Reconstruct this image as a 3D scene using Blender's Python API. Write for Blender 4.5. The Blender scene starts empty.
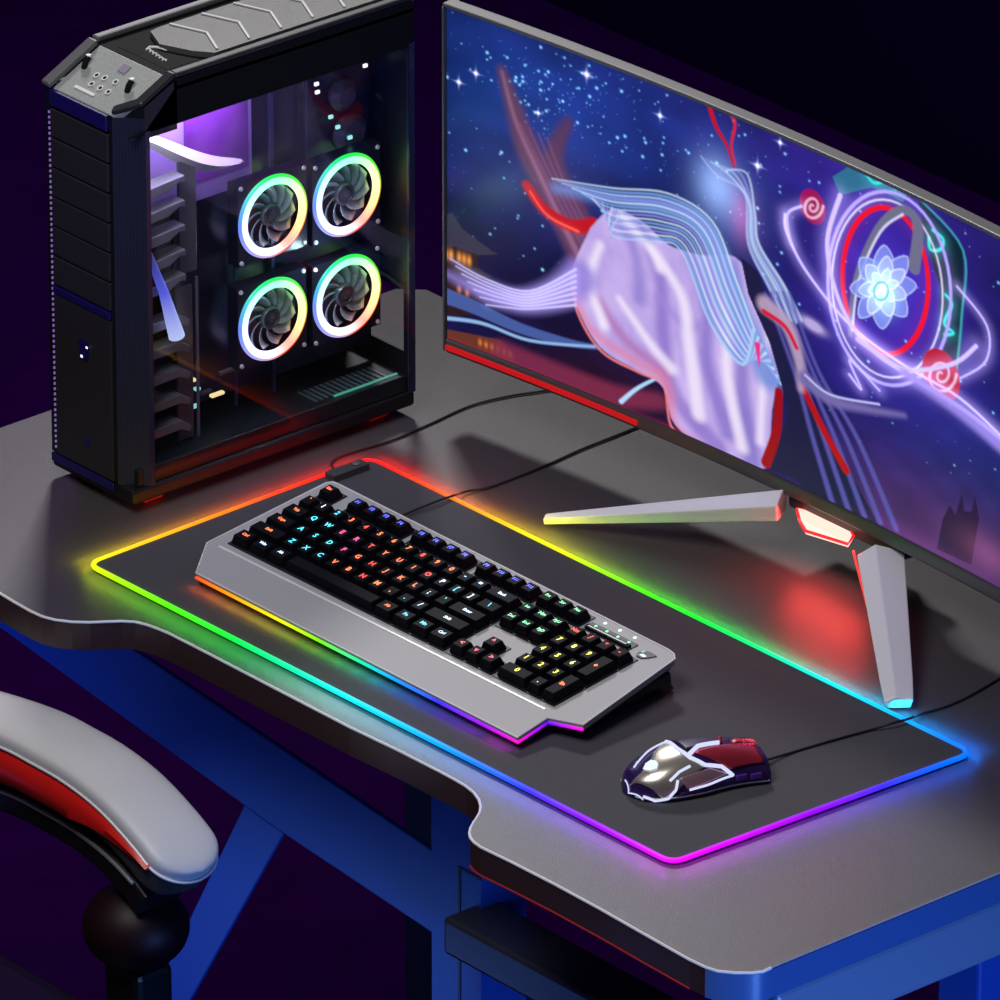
import bpy, bmesh, math, random
import numpy as np
from mathutils import Vector, Matrix
random.seed(7)
C = bpy.context.scene.collection
PI = math.pi

# ------------------------------------------------------------------ camera model
TH, PHI, D, S = math.radians(25.5), math.radians(49.3), 9.0, 1137.0
FPX = S * D
R_ = Vector((math.cos(PHI), math.sin(PHI), 0))
H_ = Vector((-math.sin(PHI), math.cos(PHI), 0))
FW = (H_ * math.cos(TH) - Vector((0, 0, 1)) * math.sin(TH)).normalized()
UP = R_.cross(FW).normalized()
ZD = 0.75
T0 = Vector((0, 0, ZD))
CAM = T0 - FW * D

def ray(px, py):
    return (FW * FPX + R_ * (px - 500) + UP * (500 - py)).normalized()
def at(px, py, z=ZD):
    d = ray(px, py); return CAM + d * ((z - CAM.z) / d.z)
def atY(px, py, y):
    d = ray(px, py); return CAM + d * ((y - CAM.y) / d.y)
def atX(px, py, x):
    d = ray(px, py); return CAM + d * ((x - CAM.x) / d.x)

cd = bpy.data.cameras.new('camera'); cam = bpy.data.objects.new('camera', cd); C.objects.link(cam)
cd.sensor_width = 36; cd.lens = FPX / 1000 * 36; cd.clip_end = 60; cd.clip_start = .1
cam.location = CAM
cam.rotation_euler = Matrix((R_, UP, -FW)).transposed().to_euler()
bpy.context.scene.camera = cam

# ------------------------------------------------------------------ materials
MATS = {}
def mat(name, col=(.5, .5, .5), rough=.5, metal=0, spec=.5, emit=None, es=0, coat=0, bump=None, noise=None, vcol=None):
    if name in MATS: return MATS[name]
    m = bpy.data.materials.new(name); m.use_nodes = True; nt = m.node_tree; N = nt.nodes; L = nt.links
    b = N['Principled BSDF']
    b.inputs['Base Color'].default_value = (*col, 1); b.inputs['Roughness'].default_value = rough
    b.inputs['Metallic'].default_value = metal; b.inputs['Specular IOR Level'].default_value = spec
    b.inputs['Coat Weight'].default_value = coat
    if emit is not None:
        b.inputs['Emission Color'].default_value = (*emit, 1); b.inputs['Emission Strength'].default_value = es
    if vcol:
        a = N.new('ShaderNodeAttribute'); a.attribute_name = 'Col'
        L.new(a.outputs['Color'], b.inputs['Emission Color']); b.inputs['Emission Strength'].default_value = vcol
    tc = N.new('ShaderNodeTexCoord')
    if noise:      # (scale, amount) own colour variation of the material
        n = N.new('ShaderNodeTexNoise'); n.inputs['Scale'].default_value = noise[0]; n.inputs['Detail'].default_value = 5
        L.new(tc.outputs['Object'], n.inputs['Vector'])
        mx = N.new('ShaderNodeMix'); mx.data_type = 'RGBA'
        k = noise[1]
        mx.inputs['A'].default_value = (*[c * (1 - k) for c in col], 1); mx.inputs['B'].default_value = (*[min(1, c * (1 + k)) for c in col], 1)
        L.new(n.outputs['Fac'], mx.inputs['Factor']); L.new(mx.outputs['Result'], b.inputs['Base Color'])
    if bump:       # (scale, strength)
        n = N.new('ShaderNodeTexNoise'); n.inputs['Scale'].default_value = bump[0]; n.inputs['Detail'].default_value = 3
        L.new(tc.outputs['Object'], n.inputs['Vector'])
        bp = N.new('ShaderNodeBump'); bp.inputs['Strength'].default_value = bump[1]; bp.inputs['Distance'].default_value = .001
        L.new(n.outputs['Fac'], bp.inputs['Height']); L.new(bp.outputs['Normal'], b.inputs['Normal'])
    MATS[name] = m; return m

def mesh_mat(name, c1, c2, scale, rough=.5):
    """perforated sheet: fine grid of holes"""
    m = mat(name, c1, rough); nt = m.node_tree; N = nt.nodes; L = nt.links; b = N['Principled BSDF']
    tc = N['Texture Coordinate'] if 'Texture Coordinate' in N else [n for n in N if n.type == 'TEX_COORD'][0]
    v = N.new('ShaderNodeTexVoronoi'); v.inputs['Scale'].default_value = scale; v.inputs['Randomness'].default_value = 0
    L.new(tc.outputs['Object'], v.inputs['Vector'])
    cr = N.new('ShaderNodeValToRGB'); cr.color_ramp.elements[0].position = .25; cr.color_ramp.elements[1].position = .42
    cr.color_ramp.elements[0].color = (*c2, 1); cr.color_ramp.elements[1].color = (*c1, 1)
    L.new(v.outputs['Distance'], cr.inputs['Fac']); L.new(cr.outputs['Color'], b.inputs['Base Color'])
    return m

def glass_mat(name, tint, refl):
    m = bpy.data.materials.new(name); m.use_nodes = True; nt = m.node_tree; N = nt.nodes; L = nt.links
    for n in list(N): N.remove(n)
    o = N.new('ShaderNodeOutputMaterial'); t = N.new('ShaderNodeBsdfTransparent'); t.inputs[0].default_value = (*tint, 1)
    g = N.new('ShaderNodeBsdfGlossy'); g.inputs['Roughness'].default_value = .03
    mx = N.new('ShaderNodeMixShader'); mx.inputs[0].default_value = refl; L.new(t.outputs[0], mx.inputs[1]); L.new(g.outputs[0], mx.inputs[2])
    L.new(mx.outputs[0], o.inputs[0]); return m

M_desk = mat('desk_laminate', (.064, .060, .064), .40, bump=(900, .25), noise=(700, .22))
M_deskedge = mat('desk_edge_vinyl', (.050, .026, .026), .26)
M_edgehighlight = mat('pale_edge_highlight', (.95, .95, .95), .3, 0)
M_trimred = mat('red_edge_trim', (.45, .02, .02), .4)
M_bluesteel = mat('blue_powder_coated_steel', (.014, .075, .40), .45)
M_blacksteel = mat('black_steel', (.006, .006, .009), .45)
M_greysteel = mat('grey_blue_steel', (.24, .32, .48), .35, .2)
M_pad = mat('mouse_pad_cloth', (.068, .068, .077), .9, bump=(1500, .5), noise=(900, .15))
M_silver = mat('silver_plastic', (.46, .46, .465), .58, spec=.3)
M_silveredge = mat('silver_rim_highlight', (.9, .9, .92), .3)
M_black = mat('black_plastic', (.008, .008, .010), .35)
M_blackmatte = mat('black_matte', (.003, .003, .004), .8, spec=.25)
M_key = mat('black_keycap', (.003, .003, .006), .6, spec=.10)
M_key2 = mat('keycap_underglow_well', (.004, .005, .010), .5)
M_darkgrey = mat('dark_grey_plastic', (.055, .055, .058), .45)
M_midgrey = mat('grey_metal', (.16, .16, .165), .4, .3)
M_chrome = mat('brushed_aluminium', (.80, .80, .82), .22, .85)
M_chrome2 = mat('pale_aluminium', (.98, .98, 1.0), .32, .1)
M_white = mat('white_print', (.85, .85, .85), .5)
M_redplastic = mat('red_plastic', (.80, .014, .010), .35)
M_redrubber = mat('red_rubber', (.5, .01, .05), .5)
M_navy = mat('navy_metal', (.010, .010, .045), .4, .2)
M_cable = mat('black_cable_rubber', (.008, .008, .009), .5)
M_blueline = mat('deep_blue_plastic', (.012, .007, .11), .35)
M_purple = mat('purple_plastic', (.10, .03, .32), .35)
def emis(name, col, s): return mat(name, (.02, .02, .02), .5, emit=col, es=s)

# ------------------------------------------------------------------ mesh helpers
class MB:
    def __init__(s): s.v = []; s.f = []; s.m = []; s.c = []
    def add(s, verts, faces, mi=0, cols=None):
        o = len(s.v); s.v += [tuple(v) for v in verts]
        s.f += [tuple(i + o for i in f) for f in faces]; s.m += [mi] * len(faces)
        s.c += (cols if cols else [(0, 0, 0)] * len(verts))
    def box(s, a, b, mi=0, M=None):
        x0, y0, z0 = a; x1, y1, z1 = b
        vs = [Vector(p) for p in ((x0,y0,z0),(x1,y0,z0),(x1,y1,z0),(x0,y1,z0),(x0,y0,z1),(x1,y0,z1),(x1,y1,z1),(x0,y1,z1))]
        if M: vs = [M @ v for v in vs]
        s.add(vs, [(0,3,2,1),(4,5,6,7),(0,1,5,4),(1,2,6,5),(2,3,7,6),(3,0,4,7)], mi)
    def frustum(s, a, b, dx, dy, mi=0):
        x0, y0, z0 = a; x1, y1, z1 = b
        s.add([(x0,y0,z0),(x1,y0,z0),(x1,y1,z0),(x0,y1,z0),(x0+dx,y0+dy,z1),(x1-dx,y0+dy,z1),(x1-dx,y1-dy,z1),(x0+dx,y1-dy,z1)],
              [(0,3,2,1),(4,5,6,7),(0,1,5,4),(1,2,6,5),(2,3,7,6),(3,0,4,7)], mi)
    def prism(s, pts, off, mi=0, mi_side=None):
        n = len(pts); off = Vector(off); p = [Vector(q) for q in pts]
        nrm = sum(((p[i]).cross(p[(i + 1) % n]) for i in range(n)), Vector())
        if nrm.dot(off) > 0: p.reverse()     # first cap faces away from off
        q = [v + off for v in p]
        s.add(p + q, [tuple(range(n)), tuple(range(2 * n - 1, n - 1, -1))], mi)
        s.add(p + q, [(i, n + i, n + (i + 1) % n, (i + 1) % n) for i in range(n)], mi if mi_side is None else mi_side)
    def tube(s, path, r, n=8, mi=0, cols=None, closed=False, rs=None):
        P = [Vector(p) for p in path]; k = len(P); rings = []
        ref = None; vs = []; cc = []
        for i in range(k):
            a = P[(i - 1) % k] if closed or i else P[0]; b = P[(i + 1) % k] if closed or i < k - 1 else P[-1]
            t = (b - a).normalized()
            if ref is None:
                ref = Vector((0, 0, 1)) if abs(t.z) < .9 else Vector((1, 0, 0))
            u = (ref - t * ref.dot(t)).normalized(); ref = u; w = t.cross(u)
            rr = rs[i] if rs else r
            for j in range(n):
                an = 2 * PI * j / n; vs.append(P[i] + (u * math.cos(an) + w * math.sin(an)) * rr)
                cc.append(cols[i] if cols else (0, 0, 0))
        fs = []
        for i in range(k if closed else k - 1):
            for j in range(n):
                a = i * n + j; b = i * n + (j + 1) % n; c = ((i + 1) % k) * n + (j + 1) % n; d = ((i + 1) % k) * n + j
                fs.append((a, b, c, d))
        if not closed: fs += [tuple(range(n - 1, -1, -1)), tuple(range((k - 1) * n, k * n))]
        s.add(vs, fs, mi, cc)
    def lathe(s, prof, o, ax=(0, 0, 1), n=24, mi=0):
        ax = Vector(ax).normalized(); u = ax.orthogonal().normalized(); w = ax.cross(u); o = Vector(o)
        vs = []; k = len(prof)
        for r, h in prof:
            for j in range(n):
                an = 2 * PI * j / n; vs.append(o + ax * h + (u * math.cos(an) + w * math.sin(an)) * max(r, 1e-5))
        fs = [(i * n + j, i * n + (j + 1) % n, (i + 1) * n + (j + 1) % n, (i + 1) * n + j) for i in range(k - 1) for j in range(n)]
        fs += [tuple(range(n - 1, -1, -1)), tuple(range((k - 1) * n, k * n))]
        s.add(vs, fs, mi)
    def build(s, name, mats, parent=None, smooth=False, bevel=0, col=False, M=None, seg=2):
        me = bpy.data.meshes.new(name); me.from_pydata(s.v, [], s.f); me.update()
        if not isinstance(mats, (list, tuple)): mats = [mats]
        for m in mats: me.materials.append(m)
        me.polygons.foreach_set('material_index', s.m)
        if col:
            a = me.color_attributes.new('Col', 'FLOAT_COLOR', 'POINT')
            a.data.foreach_set('color', [x for c in s.c for x in (*c, 1)])
        o = bpy.data.objects.new(name, me); C.objects.link(o)
        if M: me.transform(M)
        if smooth:
            me.polygons.foreach_set('use_smooth', [True] * len(me.polygons))
            e = o.modifiers.new('split', 'EDGE_SPLIT'); e.split_angle = math.radians(40)
        if bevel:
            bm = bmesh.new(); bm.from_mesh(me); bmesh.ops.remove_doubles(bm, verts=bm.verts, dist=1e-6); 
            bmesh.ops.recalc_face_normals(bm, faces=bm.faces); bm.to_mesh(me); bm.free()
            b = o.modifiers.new('bevel', 'BEVEL'); b.width = bevel; b.segments = seg; b.limit_method = 'ANGLE'; b.angle_limit = .6
        if parent: 
            o.parent = parent
            me.transform(Matrix.Identity(4))
        return o

def tag(o, label=None, cat=None, group=None, kind=None):
    if label: o['label'] = label
    if cat: o['category'] = cat
    if group: o['group'] = group
    if kind: o['kind'] = kind
    return o
def empty(name, loc, M=None):
    o = bpy.data.objects.new(name, None); C.objects.link(o)
    if M: o.matrix_world = M
    else: o.location = loc
    bpy.context.view_layer.update()
    return o
def W2L(root):            # world coordinates -> local of the root
    return root.matrix_world.inverted()

_gl = {}
def glyph(ch, size):
    """mesh of a text string, centred, returns verts, faces"""
    if ch not in _gl:
        cu = bpy.data.curves.new('glyph', 'FONT'); cu.body = ch; cu.align_x = 'CENTER'; cu.align_y = 'CENTER'; cu.resolution_u = 2; cu.offset = .022
        ob = bpy.data.objects.new('glyph', cu); C.objects.link(ob); bpy.context.view_layer.update()
        me = bpy.data.meshes.new_from_object(ob.evaluated_get(bpy.context.evaluated_depsgraph_get()))
        _gl[ch] = ([v.co.copy() for v in me.vertices], [tuple(p.vertices) for p in me.polygons])
        bpy.data.objects.remove(ob); bpy.data.curves.remove(cu); bpy.data.meshes.remove(me)
    vs, fs = _gl[ch]
    return [v * size for v in vs], fs

# ------------------------------------------------------------------ lamp helper
def area(name, loc, tgt, size, power, col=(1, 1, 1), size_y=None, spread=None):
    l = bpy.data.lights.new(name, 'AREA'); l.shape = 'RECTANGLE' if size_y else 'SQUARE'; l.size = size
    if size_y: l.size_y = size_y
    l.energy = power; l.color = col
    if spread: l.spread = math.radians(spread)
    o = bpy.data.objects.new(name, l); C.objects.link(o); o.location = loc
    o.rotation_euler = (Vector(tgt) - Vector(loc)).to_track_quat('-Z', 'Y').to_euler(); return o

# ------------------------------------------------------------------ room
def structure(name, a, b, m):
    q = MB(); q.box(a, b); o = q.build(name, m); o['kind'] = 'structure'; return o
M_floor = mat('dark_purple_carpet', (.016, .0006, .040), .9, spec=0, noise=(14, .3), bump=(300, .6))
M_wall = mat('dark_indigo_wall', (.006, .0015, .018), .85, spec=0, noise=(2.5, .35))
structure('floor', (-3.5, -3.0, -.05), (3.2, 2.05, 0), M_floor)
structure('wall_back', (-3.5, 1.95, 0), (3.2, 2.05, 3.2), M_wall)
structure('wall_left', (-3.6, -3.0, 0), (-3.5, 2.05, 3.2), M_wall)

# ------------------------------------------------------------------ desk
front = [(-160,498),(-145,512),(-100,537),(-50,565),(0,593),(15,602),(30,610.5),(42,616),(55,619.5),(72,621.5),(90,622),(106,621.3),(122,620.8),(135,621.5),(147,624.5),
         (158,628.5),(170,633.5),(210,654),(255,677.5),(300,701),(350,727),(400,751),(440,771.5),(455,779.5),(466,786),(474,792.5),(479,799.5),(480.8,806),(480,812),
         (477,817.5),(473.5,822.5),(470.5,828),(469.5,833),(470.5,837.5),(474,842),(481,847),(510,861),(554,883.5),(600,908.5),(650,937),(690,959.5),
         (706,967),(718,970.8),(735,972.5),(752,972.5),(763,971.2),(771,967.5)]
fp = [at(x, y) for x, y in front]
XR = fp[-1].x; YB = at(425, 289).y; XL = at(0, 428).x
Lc = at(-160, 498)
outline = fp + [Vector((XR, YB - .02, ZD)), Vector((XR - .02, YB, ZD)), Vector((XL + .02, YB, ZD)), Vector((XL, YB - .02, ZD)), Vector((XL, Lc.y + .03, ZD))]
TK = .027
desk = empty('desk', (0, 0, 0))
tag(desk, 'wide dark grey gaming desk with a wavy front edge on blue steel legs', 'desk')
q = MB(); q.prism([p.copy() for p in outline], (0, 0, -TK), 0, 1)
q.build('tabletop', [M_desk, M_deskedge], desk)
q = MB(); q.tube([p + Vector((0, 0, -.0004)) for p in fp], .0013, 8); o = q.build('edge_highlight', M_edgehighlight, desk, smooth=True); o['label'] = 'pale highlight line built along the front edge'  # highlight on the front edge, built as a pale tube
q = MB(); k = [i for i, (x, y) in enumerate(front) if x >= 469.5 and y > 836][0]
q.tube([p + Vector((0, -.0003, -TK + .0006)) for p in fp[k:-6]], .0009, 6); o = q.build('lower_edge_trim', M_trimred, desk, smooth=True); o['label'] = 'thin red line under the right front edge'
kk = [i for i, (x, y) in enumerate(front) if x == 706][0]
bp_ = fp[kk:] + [Vector((XR, fp[-1].y + .05, ZD)), Vector((XR, YB - .02, ZD))]
q = MB(); vs = []
for i, p in enumerate(bp_):
    t = (bp_[min(len(bp_) - 1, i + 1)] - bp_[max(0, i - 1)]).normalized(); o_ = Vector((t.y, -t.x, 0)) * .0012
    vs += [p + o_ + Vector((0, 0, -.0016)), p - o_ * .2 + Vector((0, 0, -.0016)), p - o_ * .2 + Vector((0, 0, -TK)), p + o_ + Vector((0, 0, -TK))]
n = len(bp_); q.add(vs, [(4*i+j, 4*i+(j+1)%4, 4*(i+1)+(j+1)%4, 4*(i+1)+j) for i in range(n - 1) for j in range(4)] + [(3,2,1,0), (4*n-4, 4*n-3, 4*n-2, 4*n-1)])
o = q.build('side_edge_band', mat('blue_edge_vinyl', (.06, .14, .36), .3), desk, smooth=True); o['label'] = 'blue edge band round the right end'
q = MB(); q.tube([Vector((XR, fp[-1].y, ZD - .0004)), Vector((XR, YB - .02, ZD - .0004))], .0008, 6); q.build('edge_highlight', mat('lilac_highlight', (.35, .38, .55), .3), desk)  # fainter highlight of the right edge, built as a lilac tube
# steel frame below (front frame stands in a plane parallel to the front edge)
YF = at(300, 701).y + .085
ZB = ZD - TK
def Y2(px, py, y=YF): return atY(px, py, y)
def clipz(p):
    p = p.copy(); p.z = min(p.z, ZB - .0005); return p
# diagonal brace (blue)
q = MB()
q.prism([Y2(-90, 565), clipz(Y2(60, 604)), clipz(Y2(145, 657)), Y2(445, 859), Y2(445, 942), Y2(283, 833.5), Y2(243, 805), Y2(0, 628)], (0, .005, 0))
q.build('diagonal_brace', M_bluesteel, desk, bevel=.0015)
q = MB(); a, b = Y2(243, 805), Y2(283, 833.5); dl = (Y2(150, 1000) - a).normalized(); dr = (Y2(190, 1000) - b).normalized()
ta = (a.z - 0) / -dl.z; tb = (b.z - 0) / -dr.z
c0 = a.lerp(Y2(260,780), .5)
q.prism([Vector((a.x, YF + .001, a.z)), Vector((b.x, YF + .001, b.z)), b + dr * tb, a + dl * ta], (0, .004, 0))
q.build('leg', M_bluesteel, desk, bevel=.0015)
# blue upright
p0, p1 = Y2(432, 800), Y2(482, 900)
q = MB(); q.box((p0.x, YF - .001, 0), (p1.x, YF + .05, ZB - .0005)); 
s0 = Y2(459.5, 866); q.box((s0.x, YF - .0018, s0.z - .14), (s0.x + .003, YF - .001, s0.z), 1)
s1 = Y2(475, 858); q.box((s0.x, YF - .0018, s0.z - .002), (s1.x + .01, YF - .001, s0.z + .001), 1)
q.build('leg', [M_bluesteel, M_blacksteel], desk, bevel=.001)
# rear black upright seen beside it
p0 = atY(405, 980, YB - .14); p1 = atY(436, 980, YB - .14)
q = MB(); q.box((p0.x, YB - .14, 0), (p1.x, YB - .10, ZB - .0005)); q.build('leg', M_blacksteel, desk, bevel=.002)
# cross rail going right under the front-right lobe
a = atY(456, 905, YF - .02); b0 = atY(456, 948, YF - .02)
q = MB(); q.box((a.x, YF - .035, b0.z), (XR - .06, YF + .02, a.z - .006)); 
q.build('cross_rail', mat('dark_slate_steel', (.022, .024, .036), .4), desk, bevel=.004)
# side rail under the right end
a = Vector((XR - .012, 0, 0))
q = MB(); q.box((XR - .075, fp[-1].y + .008, ZB - .052), (XR - .0005, YB - .05, ZB - .001)); q.build('side_rail', M_greysteel, desk, bevel=.004)
q = MB(); q.box((XR - .07, fp[-1].y + .25, 0), (XR - .02, fp[-1].y + .31, ZB - .052)); q.build('leg', M_bluesteel, desk, bevel=.003)
q = MB(); q.box((XL + .12, YB - .12, ZB - .05), (XR - .075, YB - .09, ZB - .001)); q.build('cross_rail', M_blacksteel, desk)

# ------------------------------------------------------------------ mouse pad with light strip
PAD = [(672, 867), (972, 757), (370, 462), (88, 568)]
stops = [  # (px, py, rgb) walked round the pad
 (672,867,(.75,0,.95)),(740,842,(.55,0,1)),(820,812,(.25,0,1)),(880,790,(.04,.02,1)),(930,772,(.0,.10,1)),(972,757,(0,.16,1)),(940,742,(0,.22,1)),(900,722,(0,.42,1)),(850,698,(0,.75,1)),
 (800,673,(0,.85,.60)),(760,653,(0,.9,.22)),(700,624,(0,.95,.03)),(640,594,(.08,.95,0)),(600,575,(.35,.95,0)),(560,555,(.85,.95,0)),(520,536,(1,.72,0)),(480,516,(1,.36,0)),(440,496,(1,.09,0)),(400,477,(1,.01,0)),
 (370,462,(1,.0,0)),(320,481,(1,.01,0)),(270,500,(1,.06,0)),(220,518,(1,.22,0)),(170,537,(1,.45,0)),(120,556,(1,.70,0)),(88,568,(.8,.9,0)),
 (120,585,(.35,.9,0)),(170,610,(.08,.95,0)),(230,641,(0,.95,.04)),(290,671,(0,.85,.35)),(350,702,(0,.75,.85)),(410,733,(0,.48,1)),(470,763,(0,.2,1)),(530,794,(.03,.03,1)),(590,825,(.25,0,1)),(640,851,(.55,0,1))]
pc = [at(x, y) for x, y in PAD]
def roundpoly(P, r, n=6):
    out = []
    for i, p in enumerate(P):
        a, b = P[i - 1], P[(i + 1) % len(P)]
        u = (a - p).normalized(); w = (b - p).normalized()
        for k in range(n + 1):
            t = k / n; out.append((p + u * r) * (1 - t) ** 2 + p * 2 * t * (1 - t) + (p + w * r) * t ** 2)
    return out
pad = empty('mouse_pad', (0, 0, 0)); tag(pad, 'large dark cloth mouse pad with a rainbow glowing rim under the keyboard and mouse', 'mouse pad')
rp = roundpoly(pc, .014)
PT = .0035
q = MB(); q.prism([p + Vector((0, 0, .0004)) for p in rp], (0, 0, PT)); q.build('pad_surface', M_pad, pad)
dense = []
for i in range(len(rp)):
    a, b = rp[i], rp[(i + 1) % len(rp)]; n = max(1, int((b - a).length / .012))
    dense += [a.lerp(b, k / n) for k in range(n)]
sp = [(at(x, y), c) for x, y, c in stops]
def padcol(p):
    ds = sorted(((p - s).length, i) for i, (s, c) in enumerate(sp))[:6]
    best = None; n = len(sp)
    for i in range(n):
        a, b = sp[i][0], sp[(i + 1) % n][0]; ab = b - a
        t = max(0, min(1, (p - a).dot(ab) / ab.dot(ab))); d = (a + ab * t - p).length
        if best is None or d < best[0]: best = (d, i, t)
    _, i, t = best
    return tuple(x * (1 - t) + y * t for x, y in zip(sp[i][1], sp[(i + 1) % n][1]))
cols = [padcol(p) for p in dense]
q = MB(); q.tube([p + Vector((0, 0, .0036)) for p in dense], .0024, 8, cols=cols, closed=True)
o = q.build('light_strip', mat('rgb_strip', (.02, .02, .02), .5, vcol=1.25), pad, col=True); o['label'] = 'rainbow light strip running round the rim'
# the LEDs of the strip throw their colour on the desk
cen = sum(pc, Vector()) / 4
def led(p, dirv, col, power, h, ln=.03, wd=.004, name='strip_led', tilt=None):
    l = bpy.data.lights.new(name, 'AREA'); l.shape = 'RECTANGLE'; l.size = ln; l.size_y = wd
    l.color = col; l.energy = power
    o = bpy.data.objects.new(name, l); C.objects.link(o)
    x = dirv.normalized(); z = Vector((0, 0, 1))
    if tilt is not None: z = (z - tilt * .35).normalized(); z = (z - x * z.dot(x)).normalized()
    y = z.cross(x).normalized()
    o.matrix_world = Matrix.Translation(p + Vector((0, 0, h))) @ Matrix((x, y, z)).transposed().to_4x4()
STRIP_W = .0042
corners = pc
for i in range(4):
    a, b = corners[i], corners[(i + 1) % 4]; L_ = (b - a).length; n = round(L_ / .036)
    out = (b - a).cross(Vector((0, 0, 1))).normalized()
    if out.dot((a + b) / 2 - cen) < 0: out = -out
    for k in range(n):
        p = a.lerp(b, (k + .5) / n)
        c = padcol(p); lum = .35 * c[0] + .55 * c[1] + .25 * c[2]
        led(p + out * (.004, .010, .010, .004)[i], b - a, c, STRIP_W * (1.1, 5, 4.2, 1.2)[i] * (.6 + .2 / max(.2, lum)), .0095, ln=L_ / n, tilt=out)
# control box of the pad
cb0, cb1 = at(335, 469, ZD + .008), at(365, 468, ZD + .008)
q = MB(); yv = Vector((0, 1, 0)); cdir = (at(365, 462) - at(330, 475)).normalized(); pv = Vector((-cdir.y, cdir.x, 0))
c = at(346, 474, ZD + .0045)
Mx = Matrix.Translation(c) @ Matrix((cdir, pv, Vector((0, 0, 1)))).transposed().to_4x4()
q.box((-.019, -.0065, -.0035), (.022, .0065, .006), 0, Mx)
q.lathe([(.0038, 0), (.0038, .0012), (.003, .0016)], Mx @ Vector((.012, 0, .006)), n=16, mi=1)
q.build('control_box', [M_darkgrey, M_midgrey], pad, bevel=.0012)
def proj(p):
    v = p - CAM; f = v.dot(FW); return 500 + FPX * v.dot(R_) / f, 500 - FPX * v.dot(UP) / f
def cable(pts, r, parent, name='cable', z=ZD, m=None):
    P = [at(p[0], p[1], z + r + .0004 + (p[2] if len(p) > 2 else 0)) for p in pts]; out = []
    for i in range(len(P) - 1):
        p0, p1, p2, p3 = P[max(0, i - 1)], P[i], P[i + 1], P[min(len(P) - 1, i + 2)]
        for k in range(8):
            t = k / 8; out.append(.5 * ((2 * p1) + (p2 - p0) * t + (2 * p0 - 5 * p1 + 4 * p2 - p3) * t * t + (3 * p1 - p0 - 3 * p2 + p3) * t ** 3))
    out.append(P[-1]); q = MB(); inv = parent.matrix_world.inverted(); q.tube([inv @ p for p in out], r, 6); return q.build(name, m or M_cable, parent, smooth=True)
cable([(336,470),(332,463),(345,455),(390,441),(430,424),(470,406),(510,396),(560,388),(620,372)], .0011, pad)

# ------------------------------------------------------------------ keyboard
kFL, kBL, kBR = at(207, 543, ZD + .0212), at(326, 483, ZD + .0378), at(672, 652, ZD + .0378)
kx = (kBR - kBL).normalized(); kyv = kBL - kFL; kyv = (kyv - kx * kyv.dot(kx)).normalized(); kz = kx.cross(kyv).normalized()
kFL = kFL - kyv * .060      # front reference line of the case
KM = Matrix.Translation(kFL) @ Matrix((kx, kyv, kz)).transposed().to_4x4()
KI = KM.inverted()
def kp(px, py):          # pixel -> keyboard plane local
    d = ray(px, py); t = (kFL - CAM).dot(kz) / d.dot(kz); return KI @ (CAM + d * t)
kb = empty('keyboard', None, KM); tag(kb, 'silver gaming keyboard with black backlit keys and a wide wrist rest', 'keyboard')
ol = [kp(*p) for p in [(196,573),(207,543),(326,483),(333,482),(338,484),(668,649.5),(674,654),(675,659),(583,725),(548,718),(518,738)]]
KW = kp(672, 652).x; KD = kp(326, 483).y
def inset(P, r):
    c = sum(P, Vector()) / len(P); return [c + (p - c) * (1 - r) for p in P]
q = MB(); q.prism([p for p in ol], (0, 0, -.006)); q.build('top_case', M_silver, kb, bevel=.0012)
# edge highlight round the top, built as a thin bright tube
q = MB(); q.tube([p + Vector((0, 0, .0001)) for p in ol], .0008, 6, closed=True); o = q.build('rim_highlight', M_silveredge, kb, smooth=True); o['label'] = 'edge highlight built as a line round the silver case'
# underside body (black)
def kl(px, py, z): return KI @ at(px, py, z)
uc = sum(ol, Vector()) / len(ol); und = [uc + (p - uc) * .975 for p in ol]
q = MB(); q.prism([Vector((u.x, u.y, -.0062)) for u in und], (0, 0, .0001 - .006)); 
q.build('base', M_black, kb, bevel=.001)
# wedge under back + feet
U_A, U_B = kp(215, 560).x + .01, kp(640, 683).x - .008
def wedge(u0, u1, name):
    q = MB()
    def dn(v): # local plane depth to the pad below this v
        w = KM @ Vector((0, v, 0)); return (w.z - (ZD + PT + .0008)) / kz.z
    v0, v1 = .066, KD - .01
    pts = [Vector((u0, v0, -.0122)), Vector((u0, v1, -.0122)), Vector((u0, v1, -dn(v1) * .70)), Vector((u0, v0, -max(.0125, dn(v0) * .96)))]
    q.prism(pts, (u1 - u0, 0, 0)); return q.build(name, M_black, kb, bevel=.001)
wedge(U_A, U_B, 'lower_body')
for u in (U_A + .02, U_B - .03):
    v1 = KD - .022; w = KM @ Vector((0, v1, 0)); dn = (w.z - (ZD + PT + .0005)) / kz.z
    q = MB(); q.prism([Vector((u, v1 - .004, -dn * .55)), Vector((u, v1 + .010, -dn * .55)), Vector((u, v1 + .016, -dn)), Vector((u, v1 + .004, -dn))], (.028, 0, 0)); q.build('foot', M_darkgrey, kb, bevel=.0008)
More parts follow.
